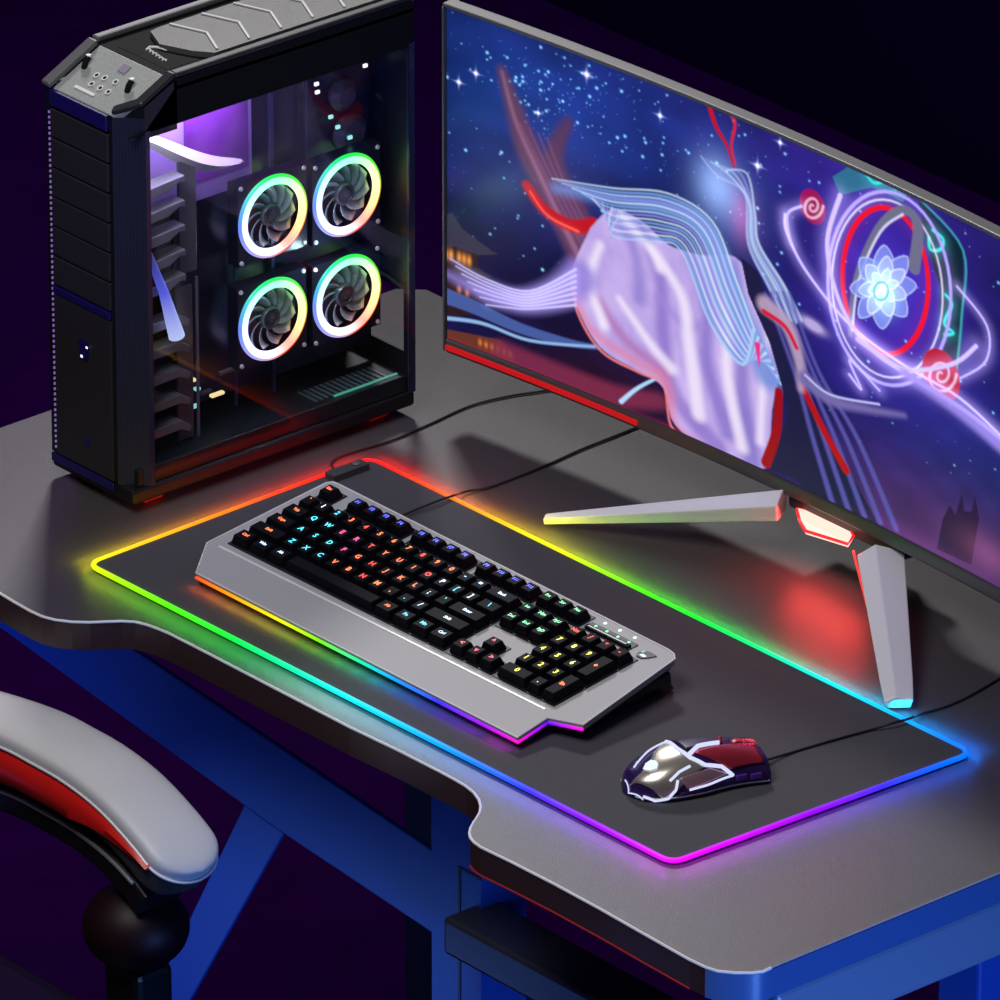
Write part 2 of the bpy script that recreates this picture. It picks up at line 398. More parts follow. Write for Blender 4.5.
# front light bar
fl = [(ol[0], (1, .05, 0)), (ol[0].lerp(ol[-1], .12), (1, .35, 0)), (ol[0].lerp(ol[-1], .26), (.9, .8, 0)), (ol[0].lerp(ol[-1], .40), (.15, .9, 0)), (ol[0].lerp(ol[-1], .52), (0, .85, .35)), (ol[0].lerp(ol[-1], .63), (0, .3, 1)), (ol[0].lerp(ol[-1], .76), (.03, .02, 1)), (ol[0].lerp(ol[-1], .9), (.35, 0, .9)), (ol[-1], (.9, 0, .5)), (ol[-2], (.1, 0, 1)), (ol[-3], (.9, 0, .6))]
q = MB(); q.tube([p + Vector((0, -.0006, -.0042)) for p, c in fl], .0014, 8, cols=[c for p, c in fl])
o = q.build('light_bar', mat('rgb_bar', (.02, .02, .02), .5, vcol=1.3), kb, col=True); o['label'] = 'rainbow light bar below the wrist rest'
for i in range(8):
    (a, ca), (b, cb_) = fl[i], fl[i + 1]
    aw, bw = KM @ a, KM @ b
    n = max(1, round((bw - aw).length / .03))
    for k in range(n):
        t = (k + .5) / n; c = tuple(x * (1 - t) + y * t for x, y in zip(ca, cb_)); p = aw.lerp(bw, t)
        p.z = ZD + PT + .006; led(p + Vector((0, -.0045, 0)), bw - aw, c, .0035, 0, ln=.03, wd=.003, name='keyboard_led')
# ridge between wrist rest and keys
K00 = kp(229.5, 544); VK0 = K00.y          # front of the key field
PU = (kp(554, 706).x - K00.x) / 22.5; PV = (kp(327, 488).y - VK0) / 6.25
U0 = K00.x; V0 = VK0
q = MB(); q.box((U0 - .004, VK0 - .0095, -.0005), (kp(548, 708).x, VK0 - .0075, .0006)); q.build('ridge', M_silveredge, kb)
# key wells

COLD = dict(O=(1, .17, .05), R=(1, .05, .03), W=(.50, .70, .9), Cc=(.06, .55, .72), P=(1, .06, .20), B=(.09, .11, .9), Y=(.75, .75, .06), G=(.16, .75, .32), K=(1, .07, .12))
EM = {k: emis('legend_' + n, v, 2.8) for (k, v), n in zip(COLD.items(), ['orange', 'red', 'white', 'cyan', 'pink', 'blue', 'yellow', 'green', 'rose'])}
rows = [ # row v index (0 = front), list of (u, width, legend)
 (5.25, [(0,1,'Esc')] + [(2 + i, 1, 'F%d' % (i + 1)) for i in range(4)] + [(6.5 + i, 1, 'F%d' % (i + 5)) for i in range(4)] + [(11 + i, 1, 'F%d' % (i + 9)) for i in range(4)] + [(15.25, 1, 'Prt'), (16.25, 1, 'Scr'), (17.25, 1, 'Pau')]),
 (4, [(i, 1, c) for i, c in enumerate('`1234567890-=')] + [(13, 2, 'Back'), (15.25, 1, 'Ins'), (16.25, 1, 'Hm'), (17.25, 1, 'PgU'), (18.5, 1, 'Nm'), (19.5, 1, '/'), (20.5, 1, '*'), (21.5, 1, '-')]),
 (3, [(0, 1.5, 'Tab')] + [(1.5 + i, 1, c) for i, c in enumerate('QWERTYUIOP[]')] + [(13.5, 1.5, '\\'), (15.25, 1, 'Del'), (16.25, 1, 'End'), (17.25, 1, 'PgD'), (18.5, 1, '7'), (19.5, 1, '8'), (20.5, 1, '9')]),
 (2, [(0, 1.75, 'Caps')] + [(1.75 + i, 1, c) for i, c in enumerate("ASDFGHJKL;'")] + [(12.75, 2.25, 'Enter'), (18.5, 1, '4'), (19.5, 1, '5'), (20.5, 1, '6')]),
 (1, [(0, 2.25, 'Shift')] + [(2.25 + i, 1, c) for i, c in enumerate('ZXCVBNM,./')] + [(12.25, 2.75, 'Shift'), (16.25, 1, '^'), (18.5, 1, '1'), (19.5, 1, '2'), (20.5, 1, '3')]),
 (0, [(0, 1.25, 'Ctrl'), (1.25, 1.25, 'Win'), (2.5, 1.25, 'Alt'), (3.75, 6.25, ''), (10, 1.25, 'Alt'), (11.25, 1.25, 'Fn'), (12.5, 1.25, 'Mn'), (13.75, 1.25, 'Ctrl'), (15.25, 1, '<'), (16.25, 1, 'v'), (17.25, 1, '>'), (18.5, 2, '0'), (20.5, 1, '.')]),
]
tall = [(21.5, 2, 2, '+'), (21.5, 0, 2, 'En')]
def legcol(u, r, leg):
    if u >= 18.4: return 'Y' if u < 21 and r < 4 else ('O' if r < 4 else 'R')
    if u >= 15.2: return 'K' if r < 2 else 'G'
    if r > 5: return 'O' if u < 1 else 'B'
    if u < .9: return 'O'
    if leg in ('Tab', 'Caps', 'Shift', 'Ctrl', 'Back', 'Enter'): return 'W' if u > 2 else ('O' if r < 1 else 'W')
    if u < 1: return 'O'
    if leg in 'QERDF' : return 'P' if leg in 'ERF' else 'Cc'
    if leg in 'WASZXC2': return 'Cc'
    if u > 10.2: return 'W' if (u * 3 + r) % 2 < 1.2 else 'Cc'
    if u < 2.6: return 'W'
    return 'O' if (int(u + r) % 4) else 'R'
def wells():
    q = MB(); h0, h1 = .0002, .0011
    def w(u0, v0, u1, v1): q.box((U0 + u0 * PU - .0012, V0 + v0 * PV - .0012, h0), (U0 + u1 * PU + .0012, V0 + v1 * PV + .0012, h1))
    w(0, 0, 15, 5); w(15.25, 0, 18.25, 1); w(16.25, 1, 17.25, 2); w(15.25, 3, 18.25, 5); w(18.5, 0, 22.5, 5)
    w(0, 5.25, 1, 6.25); w(2, 5.25, 6, 6.25); w(6.5, 5.25, 10.5, 6.25); w(11, 5.25, 15, 6.25); w(15.25, 5.25, 18.25, 6.25)
    q.build('key_well', M_key2, kb)
wells()
def keycap(u, v, wu, wv, leg, cm):
    q = MB(); g = .0011
    x0, y0, x1, y1 = U0 + u * PU + g, V0 + v * PV + g, U0 + (u + wu) * PU - g, V0 + (v + wv) * PV - g
    q.frustum((x0, y0, .0012), (x1, y1, .0092), .0024, .0024, 0)
    if leg:
        sc = .0078 if len(leg) == 1 else (.0058 if len(leg) <= 2 else .0048)
        vs, fs = glyph(leg, sc)
        cx, cy = (x0 + x1) / 2, (y0 + y1) / 2 + .0004
        q.add([v_ + Vector((cx, cy, .00935)) for v_ in vs], fs, 1)
    nm = 'spacebar' if wu > 5 else ('keycap' if wu * wv == 1 else 'wide_keycap')
    o = q.build(nm, [M_key, EM[cm]], kb)
    b = o.modifiers.new('bevel', 'BEVEL'); b.width = .0006; b.segments = 1; b.limit_method = 'ANGLE'; b.angle_limit = .7
for v, ks in rows:
    for u, w, leg in ks: keycap(u, v, w, 1, leg, legcol(u, v, leg))
for u, v, h, leg in tall: keycap(u, v, 1, h, leg, 'O')
# media keys and indicator dots above the numpad, emblem at the corner
q = MB(); q.box((U0 + 18.5 * PU, V0 + 5.3 * PV, .0002), (U0 + 21.6 * PU, V0 + 5.95 * PV, .0010), 0); q.build('media_well', M_key2, kb)
for i in range(4):
    q = MB(); x = U0 + (18.6 + i * .74) * PU; q.box((x, V0 + 5.38 * PV, .0010), (x + .66 * PU, V0 + 5.62 * PV, .0030), 0)
    q.box((x + .25 * PU, V0 + 5.74 * PV, .0010), (x + .36 * PU, V0 + 5.86 * PV, .0013), 1)
    q.build('media_key', [M_key, EM['G']], kb)
q = MB(); q.box((U0 + 18.75 * PU, V0 + 5.46 * PV, .0031), (U0 + 21.3 * PU, V0 + 5.53 * PV, .0036)); q.build('media_key_line', M_white, kb)
for i in range(3):
    q = MB(); q.lathe([(.0016, 0), (.0016, .0006), (.0008, .0009)], (U0 + (19.0 + i * 1.0) * PU, V0 + 6.28 * PV, .0001), n=12); q.build('indicator_light', emis('indicator', (.75, 1, .75), 1.4), kb)
e = kp(645, 656)
q = MB(); pts = [(-.009, .000), (-.006, -.006), (.001, -.006), (.006, -.001), (.010, .006), (.002, .007), (-.006, .006)]
q.prism([Vector((e.x + a * .9, e.y + b * .9, .0002)) for a, b in pts], (0, 0, .0009), 0)
q.prism([Vector((e.x + a, e.y + b, .0012)) for a, b in [(-.004, -.003), (.002, -.0035), (.003, -.001), (-.002, 0)]], (0, 0, .0002), 1)
q.prism([Vector((e.x + a, e.y + b, .0012)) for a, b in [(-.0062, .001), (-.004, .001), (-.003, .0045), (-.0055, .0045)]], (0, 0, .0002), 2)
o = q.build('emblem', [mat('emblem_navy', (.006, .006, .04), .5), emis('emblem_white', (.8, .9, 1), 1.3), emis('emblem_teal', (.2, .7, .6), .8)], kb); o['label'] = 'dark blue emblem badge on the right corner'
# keyboard cable
cable([(392,520,.006),(420,508,.006),(440,500,.0066),(452,496,.005),(468,491,.001),(490,487),(540,468),(580,450),(620,434),(655,420),(700,404)], .0012, kb)

# ------------------------------------------------------------------ mouse
mA, mB_ = at(623, 793, ZD + .004), at(757, 768, ZD + .004)
mz0 = ZD + PT + .0012
ma = Vector((mA.x, mA.y, mz0)); my = Vector((mB_.x - mA.x, mB_.y - mA.y, 0)); ML = my.length; my.normalize(); mx = Vector((my.y, -my.x, 0))
MM = Matrix.Translation(ma) @ Matrix((mx, my, Vector((0, 0, 1)))).transposed().to_4x4()
ms = empty('computer_mouse', None, MM); tag(ms, 'silver and red gaming mouse with glowing white strips and a black cord', 'mouse')
# cross sections: t along, half width, height
def hw(t): return .0320 * (1 - (1 - min(1, t / .36)) ** 2.2) ** .5 * (1 if t < .5 else 1 - .10 * math.sin((t - .5) / .5 * PI) - .07 * (t - .5)) if t > 0 else .0
def ht(t): return .004 + .0285 * math.sin(PI * min(1, (t + .05) / 1.5) ** .72) if t < 1 else .014
NS, NA = 40, 25
def shell(q, t0, t1, a0, a1, off, mi, n=24, k=16):
    vs = []
    for i in range(n + 1):
        t = t0 + (t1 - t0) * i / n
        for j in range(k + 1):
            a = a0 + (a1 - a0) * j / k
            vs.append(msurf(t, a, off))
    q.add(vs, [(i * (k + 1) + j, i * (k + 1) + j + 1, (i + 1) * (k + 1) + j + 1, (i + 1) * (k + 1) + j) for i in range(n) for j in range(k)], mi)
def msurf(t, a, off=0):   # a from -1 (left) to 1 (right)
    t = max(0.0005, min(.9995, t)); w, h = hw(t) + off, ht(t) * (min(1, (t / .05)) ** .5) + off
    an = a * PI / 2; e = .78
    s_, c_ = math.sin(an), math.cos(an)
    x = w * math.copysign(abs(s_) ** e, s_); z = h * abs(c_) ** e
    return Vector((x, t * ML, max(z, 0)))
q = MB(); shell(q, 0, 1, -1, 1, -.0006, 0, 40, 32)
vs = [msurf(1, -1 + 2 * j / 32, -.0006) for j in range(33)]; q.add(vs, [tuple(range(33))], 0)
q.build('body', mat('mouse_purple_body', (.028, .012, .085), .22), ms, smooth=True)
q = MB()
def patch(name, pts, off, m, mi=0, sub=10):   # quad patch in (t,a) space
    q = MB(); (t0, a0), (t1, a1), (t2, a2), (t3, a3) = pts; vs = []
    for i in range(sub + 1):
        for j in range(sub + 1):
            u, v = i / sub, j / sub
            t = (t0 * (1 - u) + t1 * u) * (1 - v) + (t3 * (1 - u) + t2 * u) * v
            a = (a0 * (1 - u) + a1 * u) * (1 - v) + (a3 * (1 - u) + a2 * u) * v
            vs.append(msurf(t, a, off))
    top = len(vs)
    q.add(vs, [(i * (sub + 1) + j, i * (sub + 1) + j + 1, (i + 1) * (sub + 1) + j + 1, (i + 1) * (sub + 1) + j) for i in range(sub) for j in range(sub)], mi)
    o = q.build(name, m, ms, smooth=True)
    sd = o.modifiers.new('solid', 'SOLIDIFY'); sd.thickness = .0010; sd.offset = 0
    return o
M_shell = mat('mouse_gold_grey_chrome', (.58, .54, .46), .24, .7)
M_mred = mat('mouse_red_metal', (.55, .04, .07), .25, .5)
M_mpink = mat('mouse_rose_metal', (.62, .38, .42), .3, .55)
E_mw = emis('mouse_light', (.70, .73, 1), 1.0)
_tab = []
for i in range(91):
    for j in range(81):
        t, a = .01 + .98 * i / 90, -.98 + 1.96 * j / 80; P_ = MM @ msurf(t, a, .0004)
        e1 = msurf(t + .005, a) - msurf(t - .005, a); e2 = msurf(t, a + .01) - msurf(t, a - .01); nw = MM.to_3x3() @ e2.cross(e1); 
        if nw.dot(FW) * (1 if True else 0) > 0: nw = nw
        _tab.append((t, a, *proj(P_), (MM.to_3x3() @ e2.cross(e1)).dot(FW)))
def pa(px, py): return min(((x - px) ** 2 + (y - py) ** 2, t, a) for t, a, x, y, d in _tab if d < 0)[1:]
patch('palm_cover', [pa(628, 787), pa(664, 744), pa(704, 767), pa(664, 802)], .0004, M_shell, sub=18)
patch('left_button', [pa(670, 741), pa(722, 737), pa(722, 744), pa(684, 750)], .0003, M_navy)['label'] = 'dark blue left button'
patch('right_button', [pa(692, 752), pa(754, 744), pa(764, 762), pa(731, 769)], .0006, M_mred, sub=14)['label'] = 'red right button'
patch('side_panel', [pa(679, 778), pa(710, 768), pa(728, 773), pa(688, 790)], .0005, M_mpink)['label'] = 'rose side panel'
def strip(pp, w=.0016, m=E_mw, name='light_strip', off=.0012):
    ta = [pa(*p) for p in pp]; P = []
    for i in range(len(ta) - 1):
        for k in range(8):
            u = k / 8; P.append(msurf(ta[i][0] * (1 - u) + ta[i + 1][0] * u, ta[i][1] * (1 - u) + ta[i + 1][1] * u, off))
    P.append(msurf(*ta[-1], off)); q = MB(); q.tube(P, w, 8); return q.build(name, m, ms, smooth=True)
strip([(666, 743), (677, 750), (690, 758), (705, 765), (722, 767), (732, 775)], .0017)
strip([(688, 756), (698, 747), (718, 743)], .0019)
strip([(670, 781), (679, 772), (690, 767)], .0012)
strip([(731, 776), (712, 783), (690, 790)], .0010)
strip([(666, 743), (648, 752), (634, 768)], .0008)
strip([(642, 796), (655, 800), (668, 799), (675, 790), (677, 780)], .0012)
strip([(624, 782), (628, 793), (642, 803)], .0006)
patch('side_skirt', [(.32, .90), (.97, .85), (.97, .98), (.28, .98)], .0006, mat('mouse_dark_violet', (.03, .01, .10), .3))
q = MB(); q.lathe([(.006, -.0035), (.0085, -.0025), (.009, 0), (.0085, .0025), (.006, .0035)], (-.001, .84 * ML, .020), (1, 0, 0), 20); o = q.build('scroll_wheel', mat('wheel_red', (.6, .01, .02), .35), ms, smooth=True); o['label'] = 'red scroll wheel'
for t in (.78, .89):
    p = msurf(t, .86, .001); q = MB(); q.box((p.x - .002, p.y - .005, p.z - .0025), (p.x + .0012, p.y + .005, p.z + .0025)); q.build('side_button', M_purple, ms, bevel=.0008)
q = MB(); q.tube([MMp for MMp in [msurf(.985 - .94 * i / 30, -.97, .0004) + Vector((0, 0, .0006)) for i in range(31)] + [msurf(.045 + .94 * i / 30, .97, .0004) + Vector((0, 0, .0006)) for i in range(31)]], .0009, 6); q.build('base_rim', mat('mouse_silver_rim', (.6, .58, .66), .3, .5), ms, smooth=True)
# emblem: small white shield with a triangle
n0 = msurf(.17, .15, .0015); nx = (msurf(.17, .25) - msurf(.17, .05)).normalized(); ny = (msurf(.25, .15) - msurf(.10, .15)).normalized()
q = MB(); q.prism([n0 + (nx * a + ny * b) * .0062 for a, b in [(-1, .5), (-.3, 1), (.3, 1), (1, .5), (.8, -.4), (0, -1.1), (-.8, -.4)]], nx.cross(ny) * .0005)
o = q.build('emblem', emis('emblem_pale', (.7, .8, 1), 1.2), ms); o['label'] = 'small white shield emblem'
cable([(757,763,.004),(790,753),(830,741),(870,730,.0005),(893,723,.004),(908,719,.003),(925,713,-.0025),(950,705,-.0038),(975,693,-.0038),(1010,672,-.0038),(1060,640,-.0038)], .0012, ms, name='cord', z=ZD + PT)

# ------------------------------------------------------------------ monitor
RC = 3.6
ZBZ = ZD + .062                     # bottom of the bezel
mc = at(832, 517, ZBZ)              # bottom centre of the panel front
yaw = math.radians(0.2)
mon = empty('monitor', (mc.x, mc.y, ZD)); tag(mon, 'wide curved monitor on a silver V stand showing a starry blue fantasy picture', 'monitor')
ZL = ZBZ - ZD
HS = .320; HB = .014; W2 = .478
def curve(u):                        # local point on the curved front
    return Vector((RC * math.sin(u / RC), -RC * (1 - math.cos(u / RC)) * -1 * -1, 0))
def mpt(u, z, off=0):
    a = u / RC
    return Vector(((RC + off) * math.sin(a), -(RC) + (RC + off) * math.cos(a) - 0, z))
# the ends bend towards the viewer (-Y)
def slab(q, u0, u1, z0, z1, o0, o1, n=40, mi=0):
    vs = []
    for i in range(n + 1):
        u = u0 + (u1 - u0) * i / n
        vs += [mpt(u, z0, o0), mpt(u, z0, o1), mpt(u, z1, o1), mpt(u, z1, o0)]
    fs = [(4*i+j, 4*i+(j+1)%4, 4*(i+1)+(j+1)%4, 4*(i+1)+j) for i in range(n) for j in range(4)] + [(3,2,1,0), (4*n, 4*n+1, 4*n+2, 4*n+3)]
    q.add(vs, fs, mi)
q = MB(); slab(q, -W2, W2, ZL + HB - .001, ZL + HB + HS - .004, .0015, .02); q.build('back_shell', M_black, mon)
q = MB(); slab(q, -W2, W2, ZL, ZL + HB, -.001, .02)
o = q.build('lower_bezel', mat('bezel_grey', (.075, .07, .075), .3), mon, bevel=.002); o['label'] = 'dark grey lower bezel'
q = MB(); slab(q, -W2 - .0015, W2 + .0015, ZL + HB + HS, ZL + HB + HS + .004, -.002, .012); q.build('upper_bezel', M_midgrey, mon, bevel=.0012)
q = MB(); slab(q, -W2 - .0018, -W2, ZL + .002, ZL + HB + HS, -.002, .02, 1)
q.build('side_bezel', M_midgrey, mon)
q = MB(); slab(q, W2, W2 + .0018, ZL + .002, ZL + HB + HS, -.002, .02, 1); q.build('side_bezel', M_midgrey, mon)
q = MB(); slab(q, -W2 + .002, -W2 + .235, ZL + .004, ZL + .0085, -.003, -.001)
o = q.build('lower_light_strip', mat('bezel_red_strip', (.5, .01, .01), .4, emit=(1, .01, .02), es=.35), mon); o['label'] = 'red glowing strip below the left of the screen'

# ---- generic night-sky picture on the screen
NU, NV = 800, 340
_us = np.linspace(-W2 + .002, W2, NU)     # width as the picture is seen, so that round shapes keep their drawn form
_xs = np.array([proj(Vector((mc.x, mc.y, ZD)) + mpt(u, ZL + HB + HS * .5))[0] - 442. for u in _us])
uu = _xs[None, :].repeat(NV, 0); uu = np.maximum(uu, 0)
vv = np.linspace(330, 0, NV)[:, None].repeat(NU, 1)             # row 0 = bottom
img = np.zeros((NV, NU, 3))
def PX(x, y):
    d = x - 442.; return d, (y - (.385 * d + .000135 * d * d)) * (330. / (330 + .03 * d))
def sstep(a, b, x):
    t = np.clip((x - a) / (b - a + 1e-9), 0, 1); return t * t * (3 - 2 * t)
def mixin(mask, c):
    global img
    img = img * (1 - mask[..., None]) + np.array(c)[None, None, :] * mask[..., None]
def addin(mask, c):
    global img
    img = img + mask[..., None] * np.array(c)[None, None, :]
rng = np.random.RandomState(3)
def vnoise(sx, sy, seed):
    r = np.random.RandomState(seed); g = r.rand(int(360 / sy) + 3, int(960 / sx) + 3)
    x = uu / sx; y = vv / sy; xi = x.astype(int); yi = y.astype(int); fx = x - xi; fy = y - yi; fx = fx*fx*(3-2*fx); fy = fy*fy*(3-2*fy)
    return (g[yi, xi]*(1-fx)+g[yi, xi+1]*fx)*(1-fy)+(g[yi+1, xi]*(1-fx)+g[yi+1, xi+1]*fx)*fy
def blob(x, y, rx, ry, ang=0):
    cx, cy = PX(x, y); a = math.radians(ang); dx, dy = uu - cx, vv - cy
    X = dx * math.cos(a) + dy * math.sin(a); Y = -dx * math.sin(a) + dy * math.cos(a)
    return np.exp(-(X / rx) ** 2 - (Y / ry) ** 2)
def segd(pts):
    best = np.full(uu.shape, 1e9); par = np.zeros(uu.shape); P = [PX(*p) for p in pts]; n = len(P) - 1
    for i in range(n):
        ax, ay = P[i]; bx, by = P[i + 1]; dx, dy = bx - ax, by - ay
        t = np.clip(((uu - ax) * dx + (vv - ay) * dy) / (dx * dx + dy * dy + 1e-9), 0, 1)
        d = np.hypot(uu - ax - t * dx, vv - ay - t * dy); m = d < best; best = np.where(m, d, best); par = np.where(m, (i + t) / n, par)
    return best, par
def smooth_pts(p, k=6):
    out = []
    for i in range(len(p) - 1):
        p0, p1, p2, p3 = [np.array(p[j], float) for j in (max(0, i-1), i, i+1, min(len(p)-1, i+2))]
        for s in range(k):
            t = s / k; out.append(tuple(.5*((2*p1)+(p2-p0)*t+(2*p0-5*p1+4*p2-p3)*t*t+(3*p1-p0-3*p2+p3)*t**3)))
    return out + [tuple(p[-1])]
def stroke(pts, w, c, w2=None, soft=1.2, a=1, glow=0, sm=True):
    d, t = segd(smooth_pts(pts) if sm else pts); ww = w + ((w2 if w2 is not None else w) - w) * t
    mixin(a * (1 - sstep(ww - soft, ww + soft, d)), c)
    if glow: addin(glow * np.exp(-(d / (w * 3 + 3)) ** 2), c)
def polymask(pts, soft=1.5):
    P = [PX(*p) for p in pts]; inside = np.zeros(uu.shape, bool); n = len(P)
    for i in range(n):
        (x0, y0), (x1, y1) = P[i], P[i - 1]
        c = ((y0 > vv) != (y1 > vv)) & (uu < (x1 - x0) * (vv - y0) / (y1 - y0 + 1e-9) + x0); inside ^= c
    d, _ = segd(pts + [pts[0]]); return np.where(inside, sstep(-.5, soft, d + .5), 0)
def poly(pts, c, a=1): mixin(a * polymask(pts), c)
def ring(x, y, rx, ry, w, c, a0=0, a1=360, glow=0, rot=0):
    cx, cy = x, y; pts = []
    for k in range(49):
        an = math.radians(a0 + (a1 - a0) * k / 48); X = rx * math.cos(an); Y = ry * math.sin(an); r = math.radians(rot)
        pts.append((cx + X * math.cos(r) - Y * math.sin(r), cy + X * math.sin(r) + Y * math.cos(r)))
    stroke(pts, w, c, glow=glow, sm=False)
n3 = vnoise(26, 60, 8) * .5 + vnoise(9, 26, 9) * .3 + vnoise(5, 9, 10) * .2
n1 = vnoise(60, 40, 1) * .6 + vnoise(22, 16, 2) * .4; n2 = vnoise(90, 30, 3)
# sky, linear colours
img[:] = np.array((.016, .016, .125))
addin(blob(470, 80, 190, 110), (.0, .035, .12)); addin(blob(620, 90, 110, 80), (.005, .02, .12)); addin(blob(820, 140, 150, 60), (.03, .012, .13))
addin(blob(890, 300, 100, 140), (.035, .012, .22)); addin(blob(960, 560, 130, 60), (.12, .03, .06)); addin(blob(960, 480, 90, 60), (.0, .02, .06))
mixin(blob(560, 290, 90, 45) * .7, (.006, .006, .03)); mixin(blob(470, 230, 50, 50) * .5, (.02, .012, .05)); mixin(blob(600, 380, 120, 40) * .75, (.03, .008, .02))
img *= (.65 + .75 * n1)[..., None]
# stars
for k in range(560):
    x = 445 + rng.rand() * 340 if k < 430 else 780 + rng.rand() * 220; y0 = .40 * (x - 442); y = y0 + rng.rand() ** 1.3 * (230 if k < 430 else 300)
    if k % 3 == 0 and k < 430: x = 560 + rng.randn() * 38; y = 90 + .35 * (x - 560) + rng.randn() * 22
    b = rng.rand() ** 3; cx, cy = PX(x, y)
    ic = int(np.searchsorted(_xs, cx)); i0, i1 = max(0, ic - 5), ic + 6
    if cy < 2 or cy > 328: continue
    addin_m = np.zeros(uu.shape); r = .55 + .9 * b
    addin_m[:, i0:i1] = np.exp(-((uu[:, i0:i1] - cx) ** 2 + (vv[:, i0:i1] - cy) ** 2) / r ** 2) * (.25 + .9 * b)
    addin(addin_m, (.35, .75, 1))
for x, y, r in [(586, 74, 2.6), (459, 76, 2), (476, 68, 2), (659, 118, 2), (756, 172, 2.4), (778, 150, 1.8), (538, 110, 1.6)]:
    addin(blob(x, y, r, r), (1, .85, .95)); addin(blob(x, y, r * 2.6, r * .4), (.3, .4, .7)); addin(blob(x, y, r * .4, r * 2.6), (.3, .4, .7))
# far rooftops at lower left
poly([(442, 232), (458, 232), (478, 246), (478, 310), (442, 310)], (.05, .022, .03)); poly([(430, 240), (446, 208), (452, 205), (462, 222), (492, 246), (500, 250), (478, 250), (455, 240)], (.07, .06, .11))
poly([(430, 262), (478, 262), (492, 272), (478, 274), (440, 270)], (.06, .045, .08))
for x, y in [(446, 247), (451, 248), (459, 251), (464, 253), (469, 255)]: mixin(blob(x, y, 2.2, 5), (.95, .40, .08))
for x, y in [(459, 283), (467, 287), (447, 290)]: mixin(blob(x, y, 2, 4), (.8, .3, .10))
stroke([(430, 283), (470, 300), (520, 325), (570, 342), (600, 348)], 9, (.10, .16, .42), 2); stroke([(430, 310), (480, 318), (530, 338), (595, 347)], 2, (.35, .55, .85), 1.2)
poly([(442, 322), (500, 336), (515, 352), (515, 362), (470, 345), (442, 332)], (.20, .06, .04))
for k in range(6): mixin(blob(480 + k * 6, 338 + k * 2.6, 1.8, 3.4), (.8, .25, .08))
stroke([(505, 352), (560, 375), (620, 398), (660, 405)], 14, (.30, .05, .12), 8, soft=6, a=.8); stroke([(622, 404), (640, 390), (670, 376)], 2.2, (.5, .75, 1), 1)
stroke([(442, 334), (520, 368), (620, 412), (700, 447)], 5, (.45, .03, .08), 3, soft=4, a=.7)
# a plume of dark mauve mist with a red ribbon wound round it
stroke([(502, 66), (514, 104), (530, 150), (558, 196), (582, 240), (612, 296)], 4, (.17, .075, .16), 27, soft=6)
stroke([(568, 120), (556, 145), (556, 170), (572, 205)], 4, (.14, .06, .14), 15, soft=6)
stroke([(502, 68), (516, 118), (538, 168), (566, 228), (596, 290)], .8, (.50, .26, .42), 3.5, soft=3.5, a=.6)
for k in range(4): stroke([(520 + k * 9, 120 + k * 5), (542 + k * 7, 165 + k * 4), (572 + k * 6, 225 + k * 2), (604 + k * 4, 285)], .7, (.30, .13, .27), 1.8, soft=2, a=.7)
addin(blob(560, 185, 40, 50, 50), (.03, .01, .03))
stroke([(527, 182), (545, 207), (572, 224), (594, 224)], 5, (.58, .01, .03), 7, soft=2); stroke([(530, 188), (548, 213), (578, 230)], .8, (.95, .16, .12), 1.4, glow=.1)
# flowing white silk, folds drawn as soft bands
def silk(pts, c1, c2, a=1):
    global img
    m = polymask(pts, 3) * a; f = np.clip(.25 + .75 * n3, 0, 1)[..., None]; col = np.array(c1) * f + np.array(c2) * (1 - f)
    img = img * (1 - m[..., None]) + col * m[..., None]
SILK = smooth_pts([(590, 226), (612, 208), (642, 222), (668, 246), (700, 258), (735, 262), (760, 300), (782, 360), (774, 420), (768, 478), (716, 460), (676, 430), (664, 392), (640, 375), (604, 352), (582, 318), (570, 275), (590, 226)], 5)
silk(SILK, (.74, .60, .93), (.40, .30, .74))
sm_ = polymask(SILK, 3)
def fold_(pts, w, c, w2, a=.7, soft=6):
    global img
    d, t = segd(smooth_pts(pts)); ww = w + (w2 - w) * t; m = (a * (1 - sstep(ww - soft, ww + soft, d)) * sm_)[..., None]; img = img * (1 - m) + np.array(c) * m
for p, w, w2, c in [([(640, 226), (660, 280), (664, 340), (676, 400), (720, 455)], 5, 9, (.30, .20, .62)), ([(690, 258), (706, 310), (708, 370), (730, 440)], 4, 8, (.27, .20, .62)), ([(735, 268), (742, 330), (744, 400), (754, 470)], 4, 9, (.25, .20, .60)),
                    ([(600, 300), (625, 340), (665, 375)], 4, 6, (.50, .20, .48)), ([(574, 290), (592, 330), (640, 366), (668, 385), (675, 430), (700, 452)], 4, 5, (.78, .28, .42)), ([(610, 215), (634, 250), (640, 300)], 4, 7, (.34, .26, .68)), ([(660, 300), (685, 330), (700, 330)], 3, 5, (.42, .32, .74))]: fold_(p, w, c, w2)
for p, w, w2 in [([(622, 216), (650, 250), (660, 270)], 3, 5), ([(652, 250), (682, 300), (690, 350), (700, 420)], 4, 7), ([(716, 264), (728, 320), (728, 380), (744, 455)], 3, 6), ([(600, 245), (590, 280), (604, 325)], 4, 5), ([(620, 300), (650, 345), (672, 372)], 3, 6), ([(768, 340), (764, 390), (762, 450)], 2, 4)]: fold_(p, w, (.95, .88, 1), w2, .75, 5)
stroke([(570, 270), (578, 312), (602, 352), (640, 375), (664, 388), (672, 430), (690, 446)], 1.1, (.95, .30, .35), 1, soft=1.5)
# mist trailing at the lower left
stroke([(448, 268), (480, 286), (520, 298), (556, 292), (580, 276)], 3, (.36, .28, .74), 17, soft=8, a=.85)
for k in range(7): stroke([(450 + k * 6, 252 + k * 8), (486 + k * 4, 274 + k * 5), (530, 288 + k * 3), (576, 268 + k * 6)], .5, (.66, .60, .98), 1.1, glow=.10)
